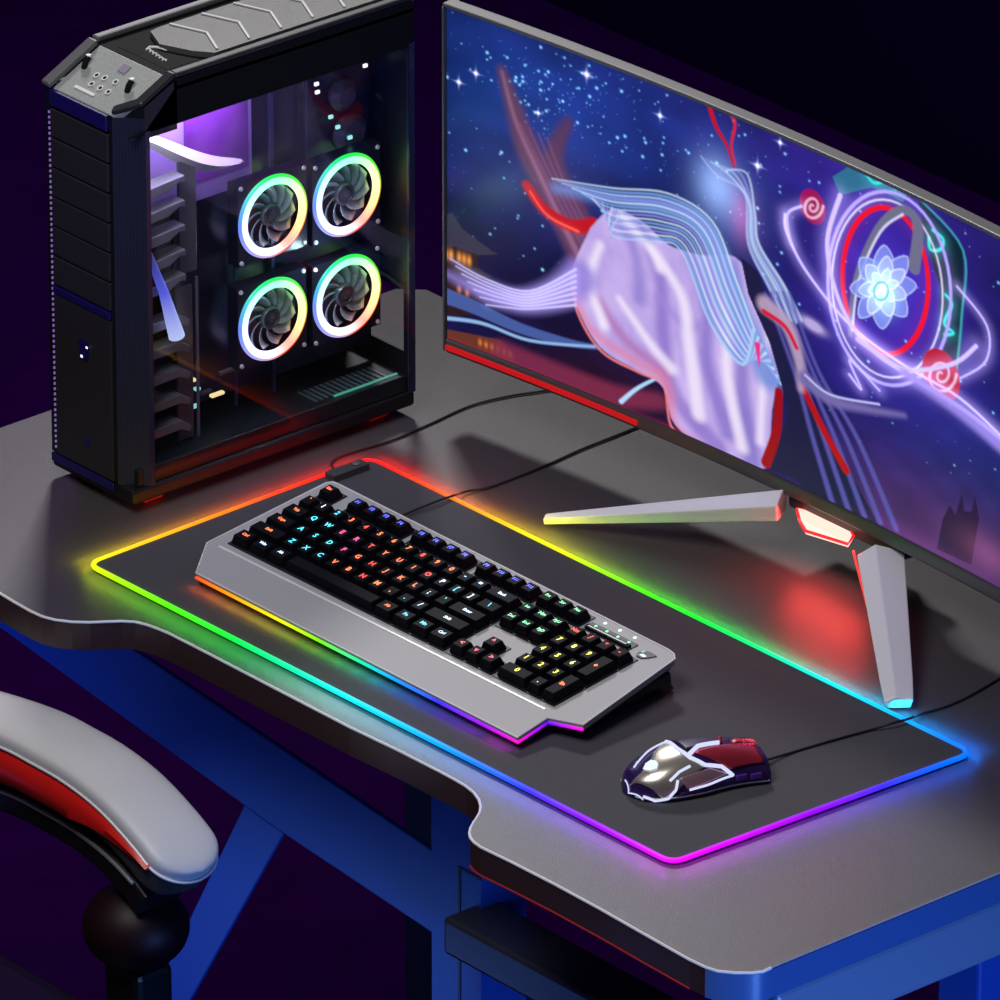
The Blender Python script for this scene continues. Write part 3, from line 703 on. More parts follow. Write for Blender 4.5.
# pale blue streams of light sweeping from the left and falling in a long arc
stroke([(556, 186), (620, 200), (680, 214), (712, 246), (738, 310), (770, 384)], 4, (.22, .34, .74), 13, soft=8, a=.9)
addin(blob(716, 190, 20, 26), (.28, .40, .55)); addin(blob(724, 205, 34, 44), (.10, .14, .28)); addin(blob(742, 222, 12, 24), (.34, .07, .15))
for k in range(15):
    c = [(.70, .86, 1), (.26, .42, .80), (.50, .68, .97), (.34, .34, .84)][k % 4]; w = [1.4, 2.4, 1.7, 2.0][k % 4]
    stroke([(552 + k * 5, 176 + k * 2.6), (612, 188 + k * 3.4), (668 - k, 196 + k * 3.4), (712 - k * 2.2, 226 + k * 2), (736 - k * 1.8, 286 + k * 3), (760 - k * 1.2, 350 + k * 1.5), (782 - k * 2, 392 - k * 4)], .4, c, w, soft=1.3, a=.9)
for k in range(6): stroke([(700 + k * 5, 160 + k * 3), (716 + k * 6, 180), (744 + k * 2, 200 + k * 4), (748 + k * 2, 250), (768 + k * 3, 292), (786 + k * 3, 328)], .4, [(.55, .66, 1), (.35, .40, .80), (.62, .80, 1)][k % 3], 1.8, soft=1.5, a=.85)
stroke([(706, 104), (714, 130), (726, 152), (732, 172)], 2.6, (.62, .01, .03), .8); stroke([(722, 112), (733, 128), (730, 150), (734, 170)], 1.8, (.75, .03, .06), .8)
stroke([(758, 352), (760, 372)], 3, (.9, .05, .30), .6)
# dark drape to the right of the silk, red lining
poly([(740, 262), (758, 278), (776, 330), (800, 380), (822, 430), (850, 480), (880, 535), (905, 555), (838, 528), (795, 488), (772, 480), (790, 420), (770, 350), (748, 300)], (.022, .022, .09))
for k in range(5): stroke([(765 + k * 6, 300), (795 + k * 6, 380), (815 + k * 11, 450), (835 + k * 16, 515 + k * 7)], 1.2, (.14, .13, .45), 3, soft=2)
stroke([(780, 400), (778, 440), (768, 472)], 4, (.40, .005, .02), 5); stroke([(803, 395), (825, 440), (848, 482)], 3.2, (.52, .01, .02), 4)
stroke([(766, 312), (788, 334), (800, 370), (802, 398)], 9, (.55, .42, .58), 3, soft=4, a=.9); stroke([(764, 318), (785, 334), (797, 356)], 2.4, (.72, .02, .07), 2)
stroke([(806, 388), (832, 410), (866, 420), (905, 428)], 7, (.24, .20, .46), 2, soft=4); stroke([(806, 384), (832, 405), (880, 416)], 1, (.62, .62, 1), 1)
# glowing flower in rings
addin(blob(882, 295, 60, 80), (.05, .02, .24))
poly([(915, 210), (960, 262), (960, 380), (940, 385), (938, 300), (922, 250)], (.004, .035, .06)); poly([(830, 186), (852, 172), (905, 205), (900, 214), (870, 198), (838, 205)], (.05, .22, .36))
stroke([(917, 212), (960, 264), (960, 330), (956, 385)], 1, (.08, .45, .5), 1)
for p in [[(930, 243), (940, 252), (938, 262), (928, 262), (926, 250)], [(944, 308), (950, 318), (943, 336), (952, 346), (944, 348)], [(864, 186), (872, 194), (886, 192), (892, 200)]]: stroke(p, 1.4, (.05, .75, .72), 1.4, glow=.15)
ring(888, 300, 60, 98, 1.5, (.50, .42, 1), glow=.14, rot=-8); ring(886, 300, 54, 90, .8, (.8, .75, 1), glow=.08, rot=-8)
ring(884, 292, 42, 74, 2.1, (.90, .01, .03), glow=.08, rot=-6)
stroke([(850, 345), (855, 290), (876, 240), (900, 222), (915, 238), (912, 280)], 2, (.22, .22, .34), 6); stroke([(852, 340), (858, 290), (878, 243), (900, 226)], 1, (.75, .75, .95), 1)
for layer, sc_, n_, c_a, c_b in [(0, 1.0, 8, (.30, .36, .95), (.60, .66, 1)), (1, .74, 7, (.48, .56, 1), (.85, .90, 1)), (2, .46, 6, (.62, .80, 1), (.95, 1, 1))]:
    for k in range(n_):
        a = 2 * PI * (k + .4 * layer) / n_; L1 = 40 * sc_; tip = (882 + L1 * .82 * math.cos(a), 298 + L1 * 1.05 * math.sin(a)); sd_ = a + PI / 2; wv_ = 10 * sc_
        mid = (882 + L1 * .48 * math.cos(a), 298 + L1 * .60 * math.sin(a)); l_ = (mid[0] + wv_ * math.cos(sd_), mid[1] + wv_ * math.sin(sd_)); r_ = (mid[0] - wv_ * math.cos(sd_), mid[1] - wv_ * math.sin(sd_))
        pet = smooth_pts([(882, 298), l_, tip, r_, (882, 298)], 4); poly(pet, c_a, .85); stroke(pet, .5, c_b, .5, soft=1, sm=False)
addin(blob(880, 302, 14, 18), (.25, .55, .45)); ring(880, 302, 7, 9, .9, (.15, .65, .75))
# spiral discs
for x, y, r, c in [(811, 215, 13, (.42, .015, .16)), (941, 388, 19, (.55, .01, .04))]:
    cx, cy = PX(x, y); mixin(1 - sstep(.95, 1.05, np.hypot((uu - cx) / r, (vv - cy) / (r * 1.25))), c)
    stroke([(x + r * .8 * (1 - k / 30) * math.cos(k * .42), y + r * (1 - k / 30) * math.sin(k * .42)) for k in range(28)], 1.2, (.85, .55, .68), 1, sm=False)
# light trails
for p, w in [([(784, 222), (786, 240), (806, 280), (850, 335), (905, 378), (960, 412), (1010, 460)], 1.5), ([(800, 214), (786, 222), (790, 250)], 1.2), ([(838, 205), (826, 250), (835, 300), (858, 345), (900, 380), (950, 378), (975, 360)], 2.2),
             ([(858, 350), (905, 385), (965, 425), (1020, 470)], 2.6), ([(850, 385), (862, 400), (850, 370), (880, 402)], 1.2), ([(955, 300), (985, 340), (985, 375), (960, 392)], 1)]: stroke(p, w, (.62, .52, 1), w * .8, glow=.28)
stroke([(905, 385), (960, 425), (1010, 468)], 5, (.45, .36, .95), 7, soft=5, a=.8)
mixin(np.clip(blob(813, 334, 11, 5, 10) * 1.5, 0, .9), (.60, .50, .85))
# distant ruin silhouette and mist
poly([(940, 565), (945, 535), (952, 520), (958, 530), (964, 508), (967, 527), (974, 527), (977, 510), (982, 535), (978, 560), (975, 582)], (.045, .016, .085))
addin(blob(920, 560, 50, 12), (.10, .03, .10)); addin(blob(990, 570, 30, 18), (.16, .05, .08))
img = np.clip(img, 0, 1.6) ** 1.22
us = np.linspace(-W2 + .002, W2, NU); zs = np.linspace(ZL + HB + .0005, ZL + HB + HS - .0005, NV)
U, Z = np.meshgrid(us, zs); co = np.stack([RC * np.sin(U / RC), -RC + RC * np.cos(U / RC), Z], -1).reshape(-1, 3)
idx = np.arange(NU * NV).reshape(NV, NU); faces = np.stack([idx[:-1, :-1], idx[:-1, 1:], idx[1:, 1:], idx[1:, :-1]], -1).reshape(-1, 4)
me = bpy.data.meshes.new('screen'); me.vertices.add(NU * NV); me.vertices.foreach_set('co', co.ravel().astype(np.float32))
me.loops.add(faces.size); me.loops.foreach_set('vertex_index', faces.ravel().astype(np.int32))
me.polygons.add(len(faces)); me.polygons.foreach_set('loop_start', np.arange(0, faces.size, 4, dtype=np.int32))
me.update(calc_edges=True)
ca = me.color_attributes.new('Col', 'FLOAT_COLOR', 'POINT'); ca.data.foreach_set('color', np.concatenate([img.reshape(-1, 3), np.ones((NU * NV, 1))], 1).ravel().astype(np.float32))
me.materials.append(mat('lit_screen', (.005, .005, .005), .3, spec=.2, vcol=1.0))
so = bpy.data.objects.new('screen', me); C.objects.link(so); so.parent = mon

# stand: hub and two legs reaching forward, in the monitor's frame
def ml(p): return p - Vector((mc.x, mc.y, ZD))
hubL = ml(at(785, 508, ZD + .052)); hubR = ml(at(868, 548, ZD + .052))
tipL = ml(at(545, 518, ZD + .0065)); tipR = ml(at(899, 702, ZD + .0085))
def leg(top, tip, wt, wb, ht_, hb, m, name='stand_leg', lab=None):
    d = (tip - top); side = Vector((0, 0, 1)).cross(d).normalized()
    q = MB()
    def sec(c, w, h): return [c - side * w * .5, c - side * w * .12 + Vector((0, 0, h * .5)), c + side * w * .5 + Vector((0, 0, h * .15)), c + side * w * .40 - Vector((0, 0, h * .6)), c - side * w * .40 - Vector((0, 0, h * .6))]
    a, b, c2 = sec(top, wt, ht_), sec(top.lerp(tip, .85), wb * 1.15, hb * 1.3), sec(tip, wb, hb)
    vs = a + b + c2; n = 5
    q.add(vs, [(i * n + j, i * n + (j + 1) % n, (i + 1) * n + (j + 1) % n, (i + 1) * n + j) for i in range(2) for j in range(n)] + [tuple(range(4, -1, -1)), tuple(range(2 * n, 3 * n))])
    o = q.build(name, m, mon, bevel=.0012)
    if lab: o['label'] = lab
leg(hubL + Vector((-.004, 0, .004)), tipL, .030, .010, .022, .008, M_chrome2)
leg(hubR + Vector((.016, .0, .0)), tipR, .041, .025, .020, .010, M_chrome2)
# neck behind the panel
hc = (hubL + hubR) / 2
q = MB(); q.box((hc.x - .035, .022, .035), (hc.x + .035, .060, ZL + .17)); q.build('neck', M_darkgrey, mon, bevel=.006)
q = MB(); q.prism([hubL + Vector((-.01, .012, .012)), hubR + Vector((.03, .012, .012)), Vector((hubR.x + .03, .05, .06)), Vector((hubL.x - .01, .05, .06))], (0, 0, -.018)); q.build('hub', M_darkgrey, mon, bevel=.003)
# lamp under the hub: a bright red-white glowing plate
pl = [ml(at(x, y, ZD + .051)) for x, y in [(797, 508), (812, 511), (848, 526), (853, 535), (848, 543), (806, 530), (800, 520)]]
q = MB(); q.prism(pl, (0, 0, -.004)); o = q.build('lamp_plate', mat('stand_lamp_glow', (.02, .02, .02), .4, emit=(1, .55, .45), es=1.6), mon); o['label'] = 'glowing pale red lamp plate under the hub'
q = MB(); q.tube([p + Vector((0, 0, -.001)) for p in pl], .0016, 6, closed=True); q.build('lamp_rim', mat('stand_lamp_rim', (.02, .02, .02), .4, emit=(1, .01, .02), es=1.5), mon)
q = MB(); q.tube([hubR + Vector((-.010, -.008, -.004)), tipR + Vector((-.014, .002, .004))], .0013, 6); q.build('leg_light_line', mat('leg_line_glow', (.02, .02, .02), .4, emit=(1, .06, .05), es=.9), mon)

# ------------------------------------------------------------------ computer case
ZP = ZD + .010
c0 = at(133, 507, ZP)
pcs = empty('computer_case', (c0.x, c0.y, ZP)); tag(pcs, 'black tower computer with a glass side and four glowing fans', 'computer')
W, DP, H1, H2, CH = .114, .324, .366, .392, .020
M_case = mat('case_black', (.006, .006, .008), .4); M_caseg = mat('case_dark_grey', (.075, .077, .082), .45, bump=(800, .3))
M_mesh = mesh_mat('front_mesh', (.030, .026, .028), (.004, .003, .008), 420)
M_mesh2 = mesh_mat('corner_mesh', (.018, .02, .05), (.003, .003, .010), 500)
# frame: base, back, left side, columns, top rails
q = MB(); q.prism([(-W, 0, 0), (0, 0, 0), (0, DP, 0), (-W, DP, 0)], (0, 0, .014)); q.build('base_frame', M_case, pcs, bevel=.003)
q = MB(); q.box((-W, .004, .0142), (-W + .003, DP - .001, H1)); q.build('left_side_panel', M_case, pcs)
q = MB()      # back panel with a hexagonal opening
q.box((-W + .003, DP - .003, .0142), (-.001, DP, .05)); q.box((-W + .003, DP - .003, .11), (-.001, DP, H1)); q.box((-W + .003, DP - .003, .05), (-W + .02, DP, .11))
q.box((-.012, DP - .003, .05), (-.001, DP, .11)); q.build('back_panel', M_case, pcs)
q = MB()      # corner columns: chamfered front right, rear right
q.prism([(-CH, 0, .0142), (0, CH, .0142), (-.004, CH + .002, .0142), (-CH - .002, .006, .0142)], (0, 0, H1 - .016)); q.build('corner_column', M_mesh2, pcs)
for ya, yb in ((CH, CH + .005), (DP - .006, DP)): q = MB(); q.box((-.003, ya, .0142), (.0007, yb, .352)); q.build('glass_frame', mat('frame_blue_black', (.02, .022, .06), .3), pcs)
q = MB(); q.prism([(0, CH - .018, .3495), (0, CH + .001, H1 - .012), (0, .055, H2 - .006), (0, DP, H2 - .006), (0, DP, .3495)], (-.004, 0, 0)); q.build('side_header', M_blackmatte, pcs, bevel=.001)
q = MB(); kz_ = (H2 - H1) / .053
q.add([(-CH - .004, .001, .345), (0, CH, .345), (0, .056, .345), (-CH - .004, .056, .345), (-CH - .004, .001, H1 - .001), (0, CH, H1 + CH * kz_ - .001), (0, .056, H2 - .001), (-CH - .004, .056, H2 - .001)],
      [(3,2,1,0), (4,5,6,7), (0,1,5,4), (1,2,6,5), (2,3,7,6), (3,0,4,7)]); q.build('corner_cap', M_case, pcs)
# front: bay covers and lower mesh panel
XF0, XF1 = -W + .010, -CH - .005
nb = 6; zb0, zb1 = .180, .349
for i in range(nb):
    za = zb0 + (zb1 - zb0) * i / nb; zc = zb0 + (zb1 - zb0) * (i + 1) / nb - .0022
    q = MB(); q.box((XF0, -.002, za), (XF1, .004, zc)); q.build('bay_cover', M_mesh, pcs, bevel=.0007)
q = MB(); q.box((XF0, -.002, .016), (XF1, .004, .170)); q.build('front_mesh_panel', M_mesh, pcs, bevel=.0007)
q = MB(); q.box((-W, 0, .0142), (XF0, .01, H1)); q.box((XF1, 0, .0142), (-CH, .01, H1)); q.box((XF0, .004, .0142), (XF1, .01, H1 - .002)); q.build('front_frame', M_black, pcs, bevel=.001)
for A_, B_ in (((XF0, -.003, .1715), (XF1, .0038, .178)), ((XF0, -.003, .3505), (XF1, .0038, H1 - .001)), ((-W + .002, -.002, .006), (XF1, -.0005, .0145))):
    q = MB(); q.box(A_, B_); o = q.build('front_accent', M_blueline, pcs, bevel=.0006); o['label'] = 'deep blue accent bar on the front'
q = MB()
for k in range(64): q.box((XF0 - .0030, -.0018, .020 + k * .0051), (XF0 - .0018, -.0004, .0222 + k * .0051))
o = q.build('side_light_line', emis('violet_line', (.35, .2, .7), .55), pcs); o['label'] = 'dotted violet light line down the front left edge'
q = MB(); q.box((-.068, -.0034, .122), (-.056, -.0020, .140), 0); q.box((-.058, -.0038, .134), (-.0555, -.0034, .1358), 1); q.box((-.0655, -.0038, .123), (-.063, -.0034, .1252), 1)
o = q.build('front_badge', [M_blueline, emis('badge_dot', (.8, .85, 1), 1.6)], pcs); o['label'] = 'small blue badge with two light dots'
q = MB(); q.prism([(-.066, -.0024, .040), (-.058, -.0024, .037), (-.056, -.0024, .044), (-.062, -.0024, .047)], (0, .0005, 0)); q.build('lower_badge', M_blueline, pcs)
# sloped control panel
sy = Vector((0, .053, H2 - H1)).normalized(); nn = Vector((0, -sy.z, sy.y))
def sp_(x, s, h=0): return Vector((x, 0, H1)) + sy * s + nn * h
SL = Vector((0, .053, H2 - H1)).length
q = MB(); q.prism([sp_(-W + .012, 0), sp_(-CH, 0), sp_(-.003, .021), sp_(-.003, SL), sp_(-W + .012, SL)], nn * -.012); 
q.build('control_panel', mat('control_panel_grey', (.36, .38, .37), .45, noise=(500, .3)), pcs, bevel=.001)
q = MB(); q.prism([sp_(-W, -.002), sp_(-W + .012, -.002), sp_(-W + .012, SL), sp_(-W, SL)], nn * .006); q.build('left_rail', M_midgrey, pcs, bevel=.002)
q = MB(); q.prism([sp_(-CH, 0), sp_(-.0, .021), sp_(0, SL + .004), sp_(-.010, SL + .004), sp_(-.010, .024), sp_(-CH - .004, .008)], nn * .005); q.build('right_rail', mat('rail_black', (.022, .022, .024), .35), pcs, bevel=.002)
def disc(x, s, r, m, name, h=.0006, prof=None):
    q = MB(); q.lathe(prof or [(r, 0), (r, h), (r * .8, h + .0003)], sp_(x, s), nn, 16); return q.build(name, m, pcs)
for x, s in [(-.074, .030), (-.064, .031), (-.050, .032), (-.070, .020), (-.058, .020), (-.047, .020)]:
    q = MB(); q.lathe([(.0031, 0), (.0031, .0009), (.0022, .0009), (.0020, .0002)], sp_(x, s), nn, 16, 0); q.lathe([(.0017, .0001), (.0017, .0005)], sp_(x, s), nn, 12, 1); q.build('audio_port', [M_white, M_blackmatte], pcs)
q = MB(); q.prism([sp_(-.083, .0095), sp_(-.056, .0095), sp_(-.056, .0125), sp_(-.083, .0125)], nn * .0008); q.build('slot_label', M_white, pcs)
q = MB(); q.prism([sp_(-.060, .043), sp_(-.050, .043), sp_(-.050, .052), sp_(-.060, .052)], nn * .0010); q.build('power_button', mat('lilac_button', (.30, .26, .36), .4), pcs)
for x, s in [(-.093, .036), (-.030, .033)]:
    q = MB(); a = sp_(x, s, 0); q.tube([a - sy * .005, a + nn * .004 - sy * .001, a + nn * .006 + sy * .004], .0028, 10, 0); q.lathe([(.0026, 0), (.0024, .002)], a + nn * .006 + sy * .004, nn + sy * .5, 10, 1); q.build('toggle', [M_blackmatte, M_white], pcs, smooth=True)
# top
q = MB(); q.box((-W, .053, H2 - .010), (0, DP, H2)); q.build('top_plate', M_blackmatte, pcs)
q = MB(); q.box((-W, .053, H2), (-W + .009, DP, H2 + .006)); q.build('left_rail', M_midgrey, pcs, bevel=.002)
q = MB(); q.box((-.010, .055, H2), (0, DP, H2 + .005)); q.build('right_rail', mat('rail_black', (.022, .022, .024), .35), pcs, bevel=.002)
YT = .098
q = MB(); q.prism([(-.088, YT, H2), (-.060, YT - .012, H2), (-.030, YT + .0, H2), (-.014, YT + .012, H2), (-.014, DP - .01, H2), (-W + .024, DP - .01, H2), (-W + .024, YT + .012, H2)], (0, 0, .005), 0)
for k in range(6):
    y = YT + .028 + k * .036; z = H2 + .0052
    for a, b in (((-W + .026, y - .006), (-.052, y + .006)), ((-.052, y + .006), (-.018, y - .010))):
        dv = (Vector((b[0], b[1], 0)) - Vector((a[0], a[1], 0))).normalized(); pn = Vector((-dv.y, dv.x, 0)) * .0011
        A, B = Vector((*a, z)), Vector((*b, z)); q.prism([A - pn, B - pn, B + pn, A + pn], (0, 0, .0012), 1)
q.build('top_vent', [M_caseg, mat('chevron_pale', (.62, .62, .62), .35)], pcs)
# mark in front of the vent (swoosh over a short row of white letterlike strokes)
q = MB(); z = H2 + .0004
q.prism([(-.088, .062, H2), (-.020, .062, H2), (-.020, YT, H2), (-.030, YT - .004, H2), (-.060, YT - .015, H2), (-.088, YT - .004, H2)], (0, 0, .0003), 0)
P = [(-.066, .0755), (-.068, .081), (-.064, .0855), (-.058, .087), (-.052, .0875)]
q.tube([Vector((x, y, z + .0006)) for x, y in P], .0010, 6, 1, rs=[.0006, .0012, .0012, .0009, .0004])
x = -.064
for h, w in [(.004, .0022), (.0028, .002), (.0036, .0022), (.003, .002), (.0026, .0022), (.0036, .002)]:
    ring_ = [Vector((x + w * math.cos(a) * .9, .0765 + h * .5 * math.sin(a) - (x + .064) * .15, z + .0006)) for a in [i * PI / 3 for i in range(5)]]
    q.tube(ring_, .0008, 5, 1); x += .0054
q.build('logo_plate', [M_blackmatte, M_white], pcs)
# red feet
for x, y in [(-.012, .035), (-.012, DP - .03), (-W + .012, .035), (-W + .012, DP - .03)]:
    q = MB(); q.box((x - .016, y - .011, -.0098), (x - .002, y + .011, 0)); q.build('foot', M_redrubber if x > -.05 else M_blackmatte, pcs, bevel=.002)
# glass side
q = MB(); q.box((-.0008, CH + .005, .016), (.0012, DP - .006, .350)); o = q.build('glass_panel', glass_mat('case_glass', (.93, .93, .96), .02), pcs); o['label'] = 'clear glass side panel'
# interior tray wall
q = MB(); q.box((-.060, .095, .045), (-.056, DP - .004, H2 - .012)); q.build('motherboard_tray', mat('tray_navy', (.018, .018, .055), .35, .2), pcs)
q = MB(); q.box((-.110, .01, .0145), (-.004, DP - .006, .030)); 
q.build('power_supply_shroud', mat('shroud_green_black', (.006, .010, .012), .4), pcs, bevel=.001)
q = MB()
for k in range(14): q.box((-.038, DP - .105 + k * .0062, .0302), (-.012, DP - .1025 + k * .0062, .0312))
q.box((-.012, DP - .085, .0302), (-.010, DP - .012, .0316), 1)
q.build('vent_slats', [mat('slat_green_grey', (.07, .11, .11), .4), emis('green_glow_line', (.10, .55, .40), .6)], pcs)
q = MB(); q.box((-.052, .200, .032), (-.0495, .204, H2 - .012)); q.box((-.052, .158, .032), (-.0495, .1605, H2 - .012)); q.box((-.05, .240, .24), (-.048, .2415, H2 - .012)); q.build('tray_seam', mat('seam_blue', (.05, .06, .16), .3, .3), pcs)
# motherboard detail upper right
q = MB(); q.box((-.0555, .235, .235), (-.053, .315, .335), 0); q.lathe([(.013, 0), (.015, .006), (.009, .010), (.009, .012)], (-.053, .282, .298), (1, 0, 0), 20, 1)
q.lathe([(.018, 0), (.018, .005), (.012, .009)], (-.053, .292, .258), (1, 0, 0), 20, 1); q.build('motherboard', [mat('board_navy', (.012, .012, .05), .4), mat('heatsink_grey', (.16, .14, .19), .35, .4)], pcs)
for k, (y, z) in enumerate([(.246, .318), (.247, .310), (.302, .320), (.262, .282), (.270, .270), (.284, .256), (.288, .245)]):
    q = MB(); q.box((-.044, y, z), (-.042, y + .0042, z + .003)); q.build('board_light', emis(['bl_white', 'bl_teal'][k > 2], [(1, 1, 1), (.3, .8, .75)][k > 2], 1.3), pcs)
# reflections in the glass at the upper left, built as a pale streak and panels
q = MB(); P = [(-.03, .028, .338), (-.03, .050, .326), (-.03, .085, .300), (-.03, .120, .282), (-.03, .150, .279)]
vs = []; 
for i, (x, y, z) in enumerate(P):
    w = [.003, .007, .011, .008, .002][i]; vs += [(x, y, z - w), (x + .008, y, z), (x, y, z + w), (x - .004, y, z)]
q.add(vs, [(4*i+j, 4*i+(j+1)%4, 4*(i+1)+(j+1)%4, 4*(i+1)+j) for i in range(4) for j in range(4)] + [(3,2,1,0), (16,17,18,19)])
o = q.build('reflection_streak', mat('pale_reflection', (.55, .53, .50), .35), pcs, smooth=True); o.modifiers.new('sub', 'SUBSURF').levels = 2; o.modifiers['sub'].render_levels = 2
q = MB(); q.box((-.050, .022, .245), (-.046, .176, .349)); q.build('reflection_panel', mat('lilac_reflection', (.30, .20, .46), .35, noise=(12, .25)), pcs)  # lilac part of the glass reflection, built as a panel
q = MB(); q.box((-.052, .100, .262), (-.0455, .172, .347)); q.box((-.0455, .100, .262), (-.044, .102, .347)); q.build('inner_reflection_panel', mat('magenta_reflection', (.16, .03, .26), .3, noise=(30, .6)), pcs)  # magenta part of the glass reflection, built as a panel
# drive cage: plate + trays
q = MB(); q.box((-.030, .078, .190), (-.027, .098, .298)); q.box((-.030, .074, .0305), (-.027, .092, .178)); q.build('cage_plate', mat('cage_grey', (.105, .105, .115), .4, .2), pcs, bevel=.001)
q = MB(); q.box((-.026, .094, .0305), (-.0245, .0965, .185)); q.build('cage_post', mat('post_blue_grey', (.2, .2, .3), .3, .4), pcs)
M_tray = mat('tray_grey', (.17, .17, .18), .45)
for k in range(5):
    z = .182 + k * .0235
    q = MB(); q.prism([(-.018, .026, z), (-.018, .060, z + .002), (-.018, .072, z + .008), (-.018, .078, z + .006), (-.018, .078, z + .013), (-.018, .060, z + .012), (-.018, .026, z + .009)], (-.016, 0, 0)); q.build('drive_tray', M_tray, pcs, bevel=.0008)
for k in range(5):
    z = .046 + k * .0255
    q = MB(); q.prism([(-.018, .034, z), (-.018, .070, z + .001), (-.018, .080, z - .004), (-.018, .082, z + .002), (-.018, .070, z + .010), (-.018, .034, z + .009)], (-.016, 0, 0)); q.build('drive_tray', M_tray, pcs, bevel=.0008)
# blue-white streak of light across the trays, imitated by a glowing tube
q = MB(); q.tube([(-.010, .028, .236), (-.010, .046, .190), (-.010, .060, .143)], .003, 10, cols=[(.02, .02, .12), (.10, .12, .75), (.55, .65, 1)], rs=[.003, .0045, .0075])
o = q.build('streak_tube', mat('streak_glow', (.02, .02, .02), .4, vcol=1.0), pcs, col=True, smooth=True); o['label'] = 'blue white streak of light built as a tube'
q = MB()
for k, (y, z, w) in enumerate([(.098, .098, .004), (.102, .088, .005), (.108, .082, .012), (.120, .076, .014), (.095, .072, .010), (.130, .095, .02)]): q.box((-.04, y, z - .02), (-.036, y + w, z - .0175), k % 3)
q.build('cable_connectors', [emis('conn_warm', (1, .8, .35), 1.1), emis('conn_teal', (.3, .8, .8), .9), M_midgrey], pcs)
for k, (y, z) in enumerate([(.230, .165)]):
    l = bpy.data.lights.new('fan_fill', 'POINT'); l.energy = .07; l.color = (.6, .95, 1); l.shadow_soft_size = 0  # unseen point light added to brighten the fan blades
    o = bpy.data.objects.new('fan_fill', l); C.objects.link(o); o.location = (c0.x - .006, c0.y + y, ZP + z)
# fans
FR = .0368
M_blade = mat('fan_blade', (.42, .52, .55), .3, .2); M_hub = mat('fan_hub', (.10, .10, .11), .3, .4); M_fframe = mat('fan_frame', (.010, .012, .03), .35)
def fancol(a):   # a measured from +Y towards +Z
    st = [(0, (.85, .9, .25)), (45, (.45, 1, .35)), (90, (.15, 1, .45)), (130, (.35, .95, .85)), (180, (.55, .65, 1)), (230, (.75, .75, 1)), (265, (.9, .75, .85)), (300, (1, .22, .05)), (330, (1, .55, .08)), (360, (.85, .9, .25))]
    for (a0, c_0), (a1, c_1) in zip(st, st[1:]):
        if a0 <= a <= a1: t = (a - a0) / (a1 - a0); return tuple(x * (1 - t) + y * t for x, y in zip(c_0, c_1))
M_ring = mat('fan_ring_glow', (.02, .02, .02), .4, vcol=2.0); M_ring2 = mat('fan_halo_glow', (.02, .02, .02), .4, vcol=1.2)
def fan(y, z, x=-.030):
    o0 = Vector((x, y, z))
    q = MB(); n = 40; R1 = FR + .0012; hs = FR + .0025   # square frame with a round hole
    vs = []; 
    for i in range(n):
        a = 2 * PI * i / n; c_, s_ = math.cos(a), math.sin(a); k = hs / max(abs(c_), abs(s_))
        for xx in (-.012, .002): vs += [o0 + Vector((xx, c_ * R1, s_ * R1)), o0 + Vector((xx, c_ * k, s_ * k))]
    fs = []
    for i in range(n):
        j = (i + 1) % n; a, b = 4 * i, 4 * j
        fs += [(a + 2, a + 3, b + 3, b + 2), (a, b, b + 1, a + 1), (a, a + 2, b + 2, b), (a + 1, b + 1, b + 3, a + 3)]
    q.add(vs, fs, 0)
    for sy_, sz_ in ((1, 1), (1, -1), (-1, 1), (-1, -1)): q.lathe([(.0022, 0), (.0018, .0015)], o0 + Vector((.002, sy_ * (hs - .0035), sz_ * (hs - .0035))), (1, 0, 0), 10, 1)
    f = q.build('fan', [M_fframe, M_chrome2], pcs); f['label'] = 'round case fan with a glowing rainbow ring'
    cols = [fancol(360 * i / 64) for i in range(64)]
    q = MB(); q.tube([o0 + Vector((.003, (FR - .0035) * math.cos(2 * PI * i / 64), (FR - .0035) * math.sin(2 * PI * i / 64))) for i in range(64)], .0035, 10, cols=[tuple(.22 + .95 * v ** 1.5 for v in c) for c in cols], closed=True); q.build('light_ring', M_ring, f, col=True)
    q = MB(); q.tube([o0 + Vector((.0022, (FR + .0002) * math.cos(2 * PI * i / 64), (FR + .0002) * math.sin(2 * PI * i / 64))) for i in range(64)], .0022, 8, cols=[tuple(v * v * v for v in c) for c in cols], closed=True); q.build('ring_halo', M_ring2, f, col=True)  # coloured halo of the glow, built as a second outer ring
    q = MB(); q.lathe([(.0105, -.008), (.0105, .0005), (.0095, .0018), (.0075, .0018), (.0070, .0008), (.0048, .0008), (.0045, .0018), (.0022, .0018), (.0015, .0024)], o0, (1, 0, 0), 28); q.build('fan_hub', M_hub, f, smooth=True)
    for b in range(11):
        vs = []; a0 = 2 * PI * b / 11
        for k in range(7):
            r = .0100 + (FR - .0075 - .0100) * k / 6; a = a0 + .62 * (k / 6) ** 1.4
            for s in range(2):
                aa = a + (s - .5) * .36; vs.append(o0 + Vector((-.001 - .005 * s, r * math.cos(aa), r * math.sin(aa))))
        q = MB(); q.add(vs, [(2*k, 2*k+2, 2*k+3, 2*k+1) for k in range(6)]); bo = q.build('blade', M_blade, f, smooth=True)
        sd = bo.modifiers.new('solid', 'SOLIDIFY'); sd.thickness = .0009
    return f
for (px, py) in [(271, 215), (345, 194), (271, 318), (345, 295)]:
    p = atX(px, py, c0.x - .030) - Vector((c0.x, c0.y, ZP)); fan(p.y, p.z)

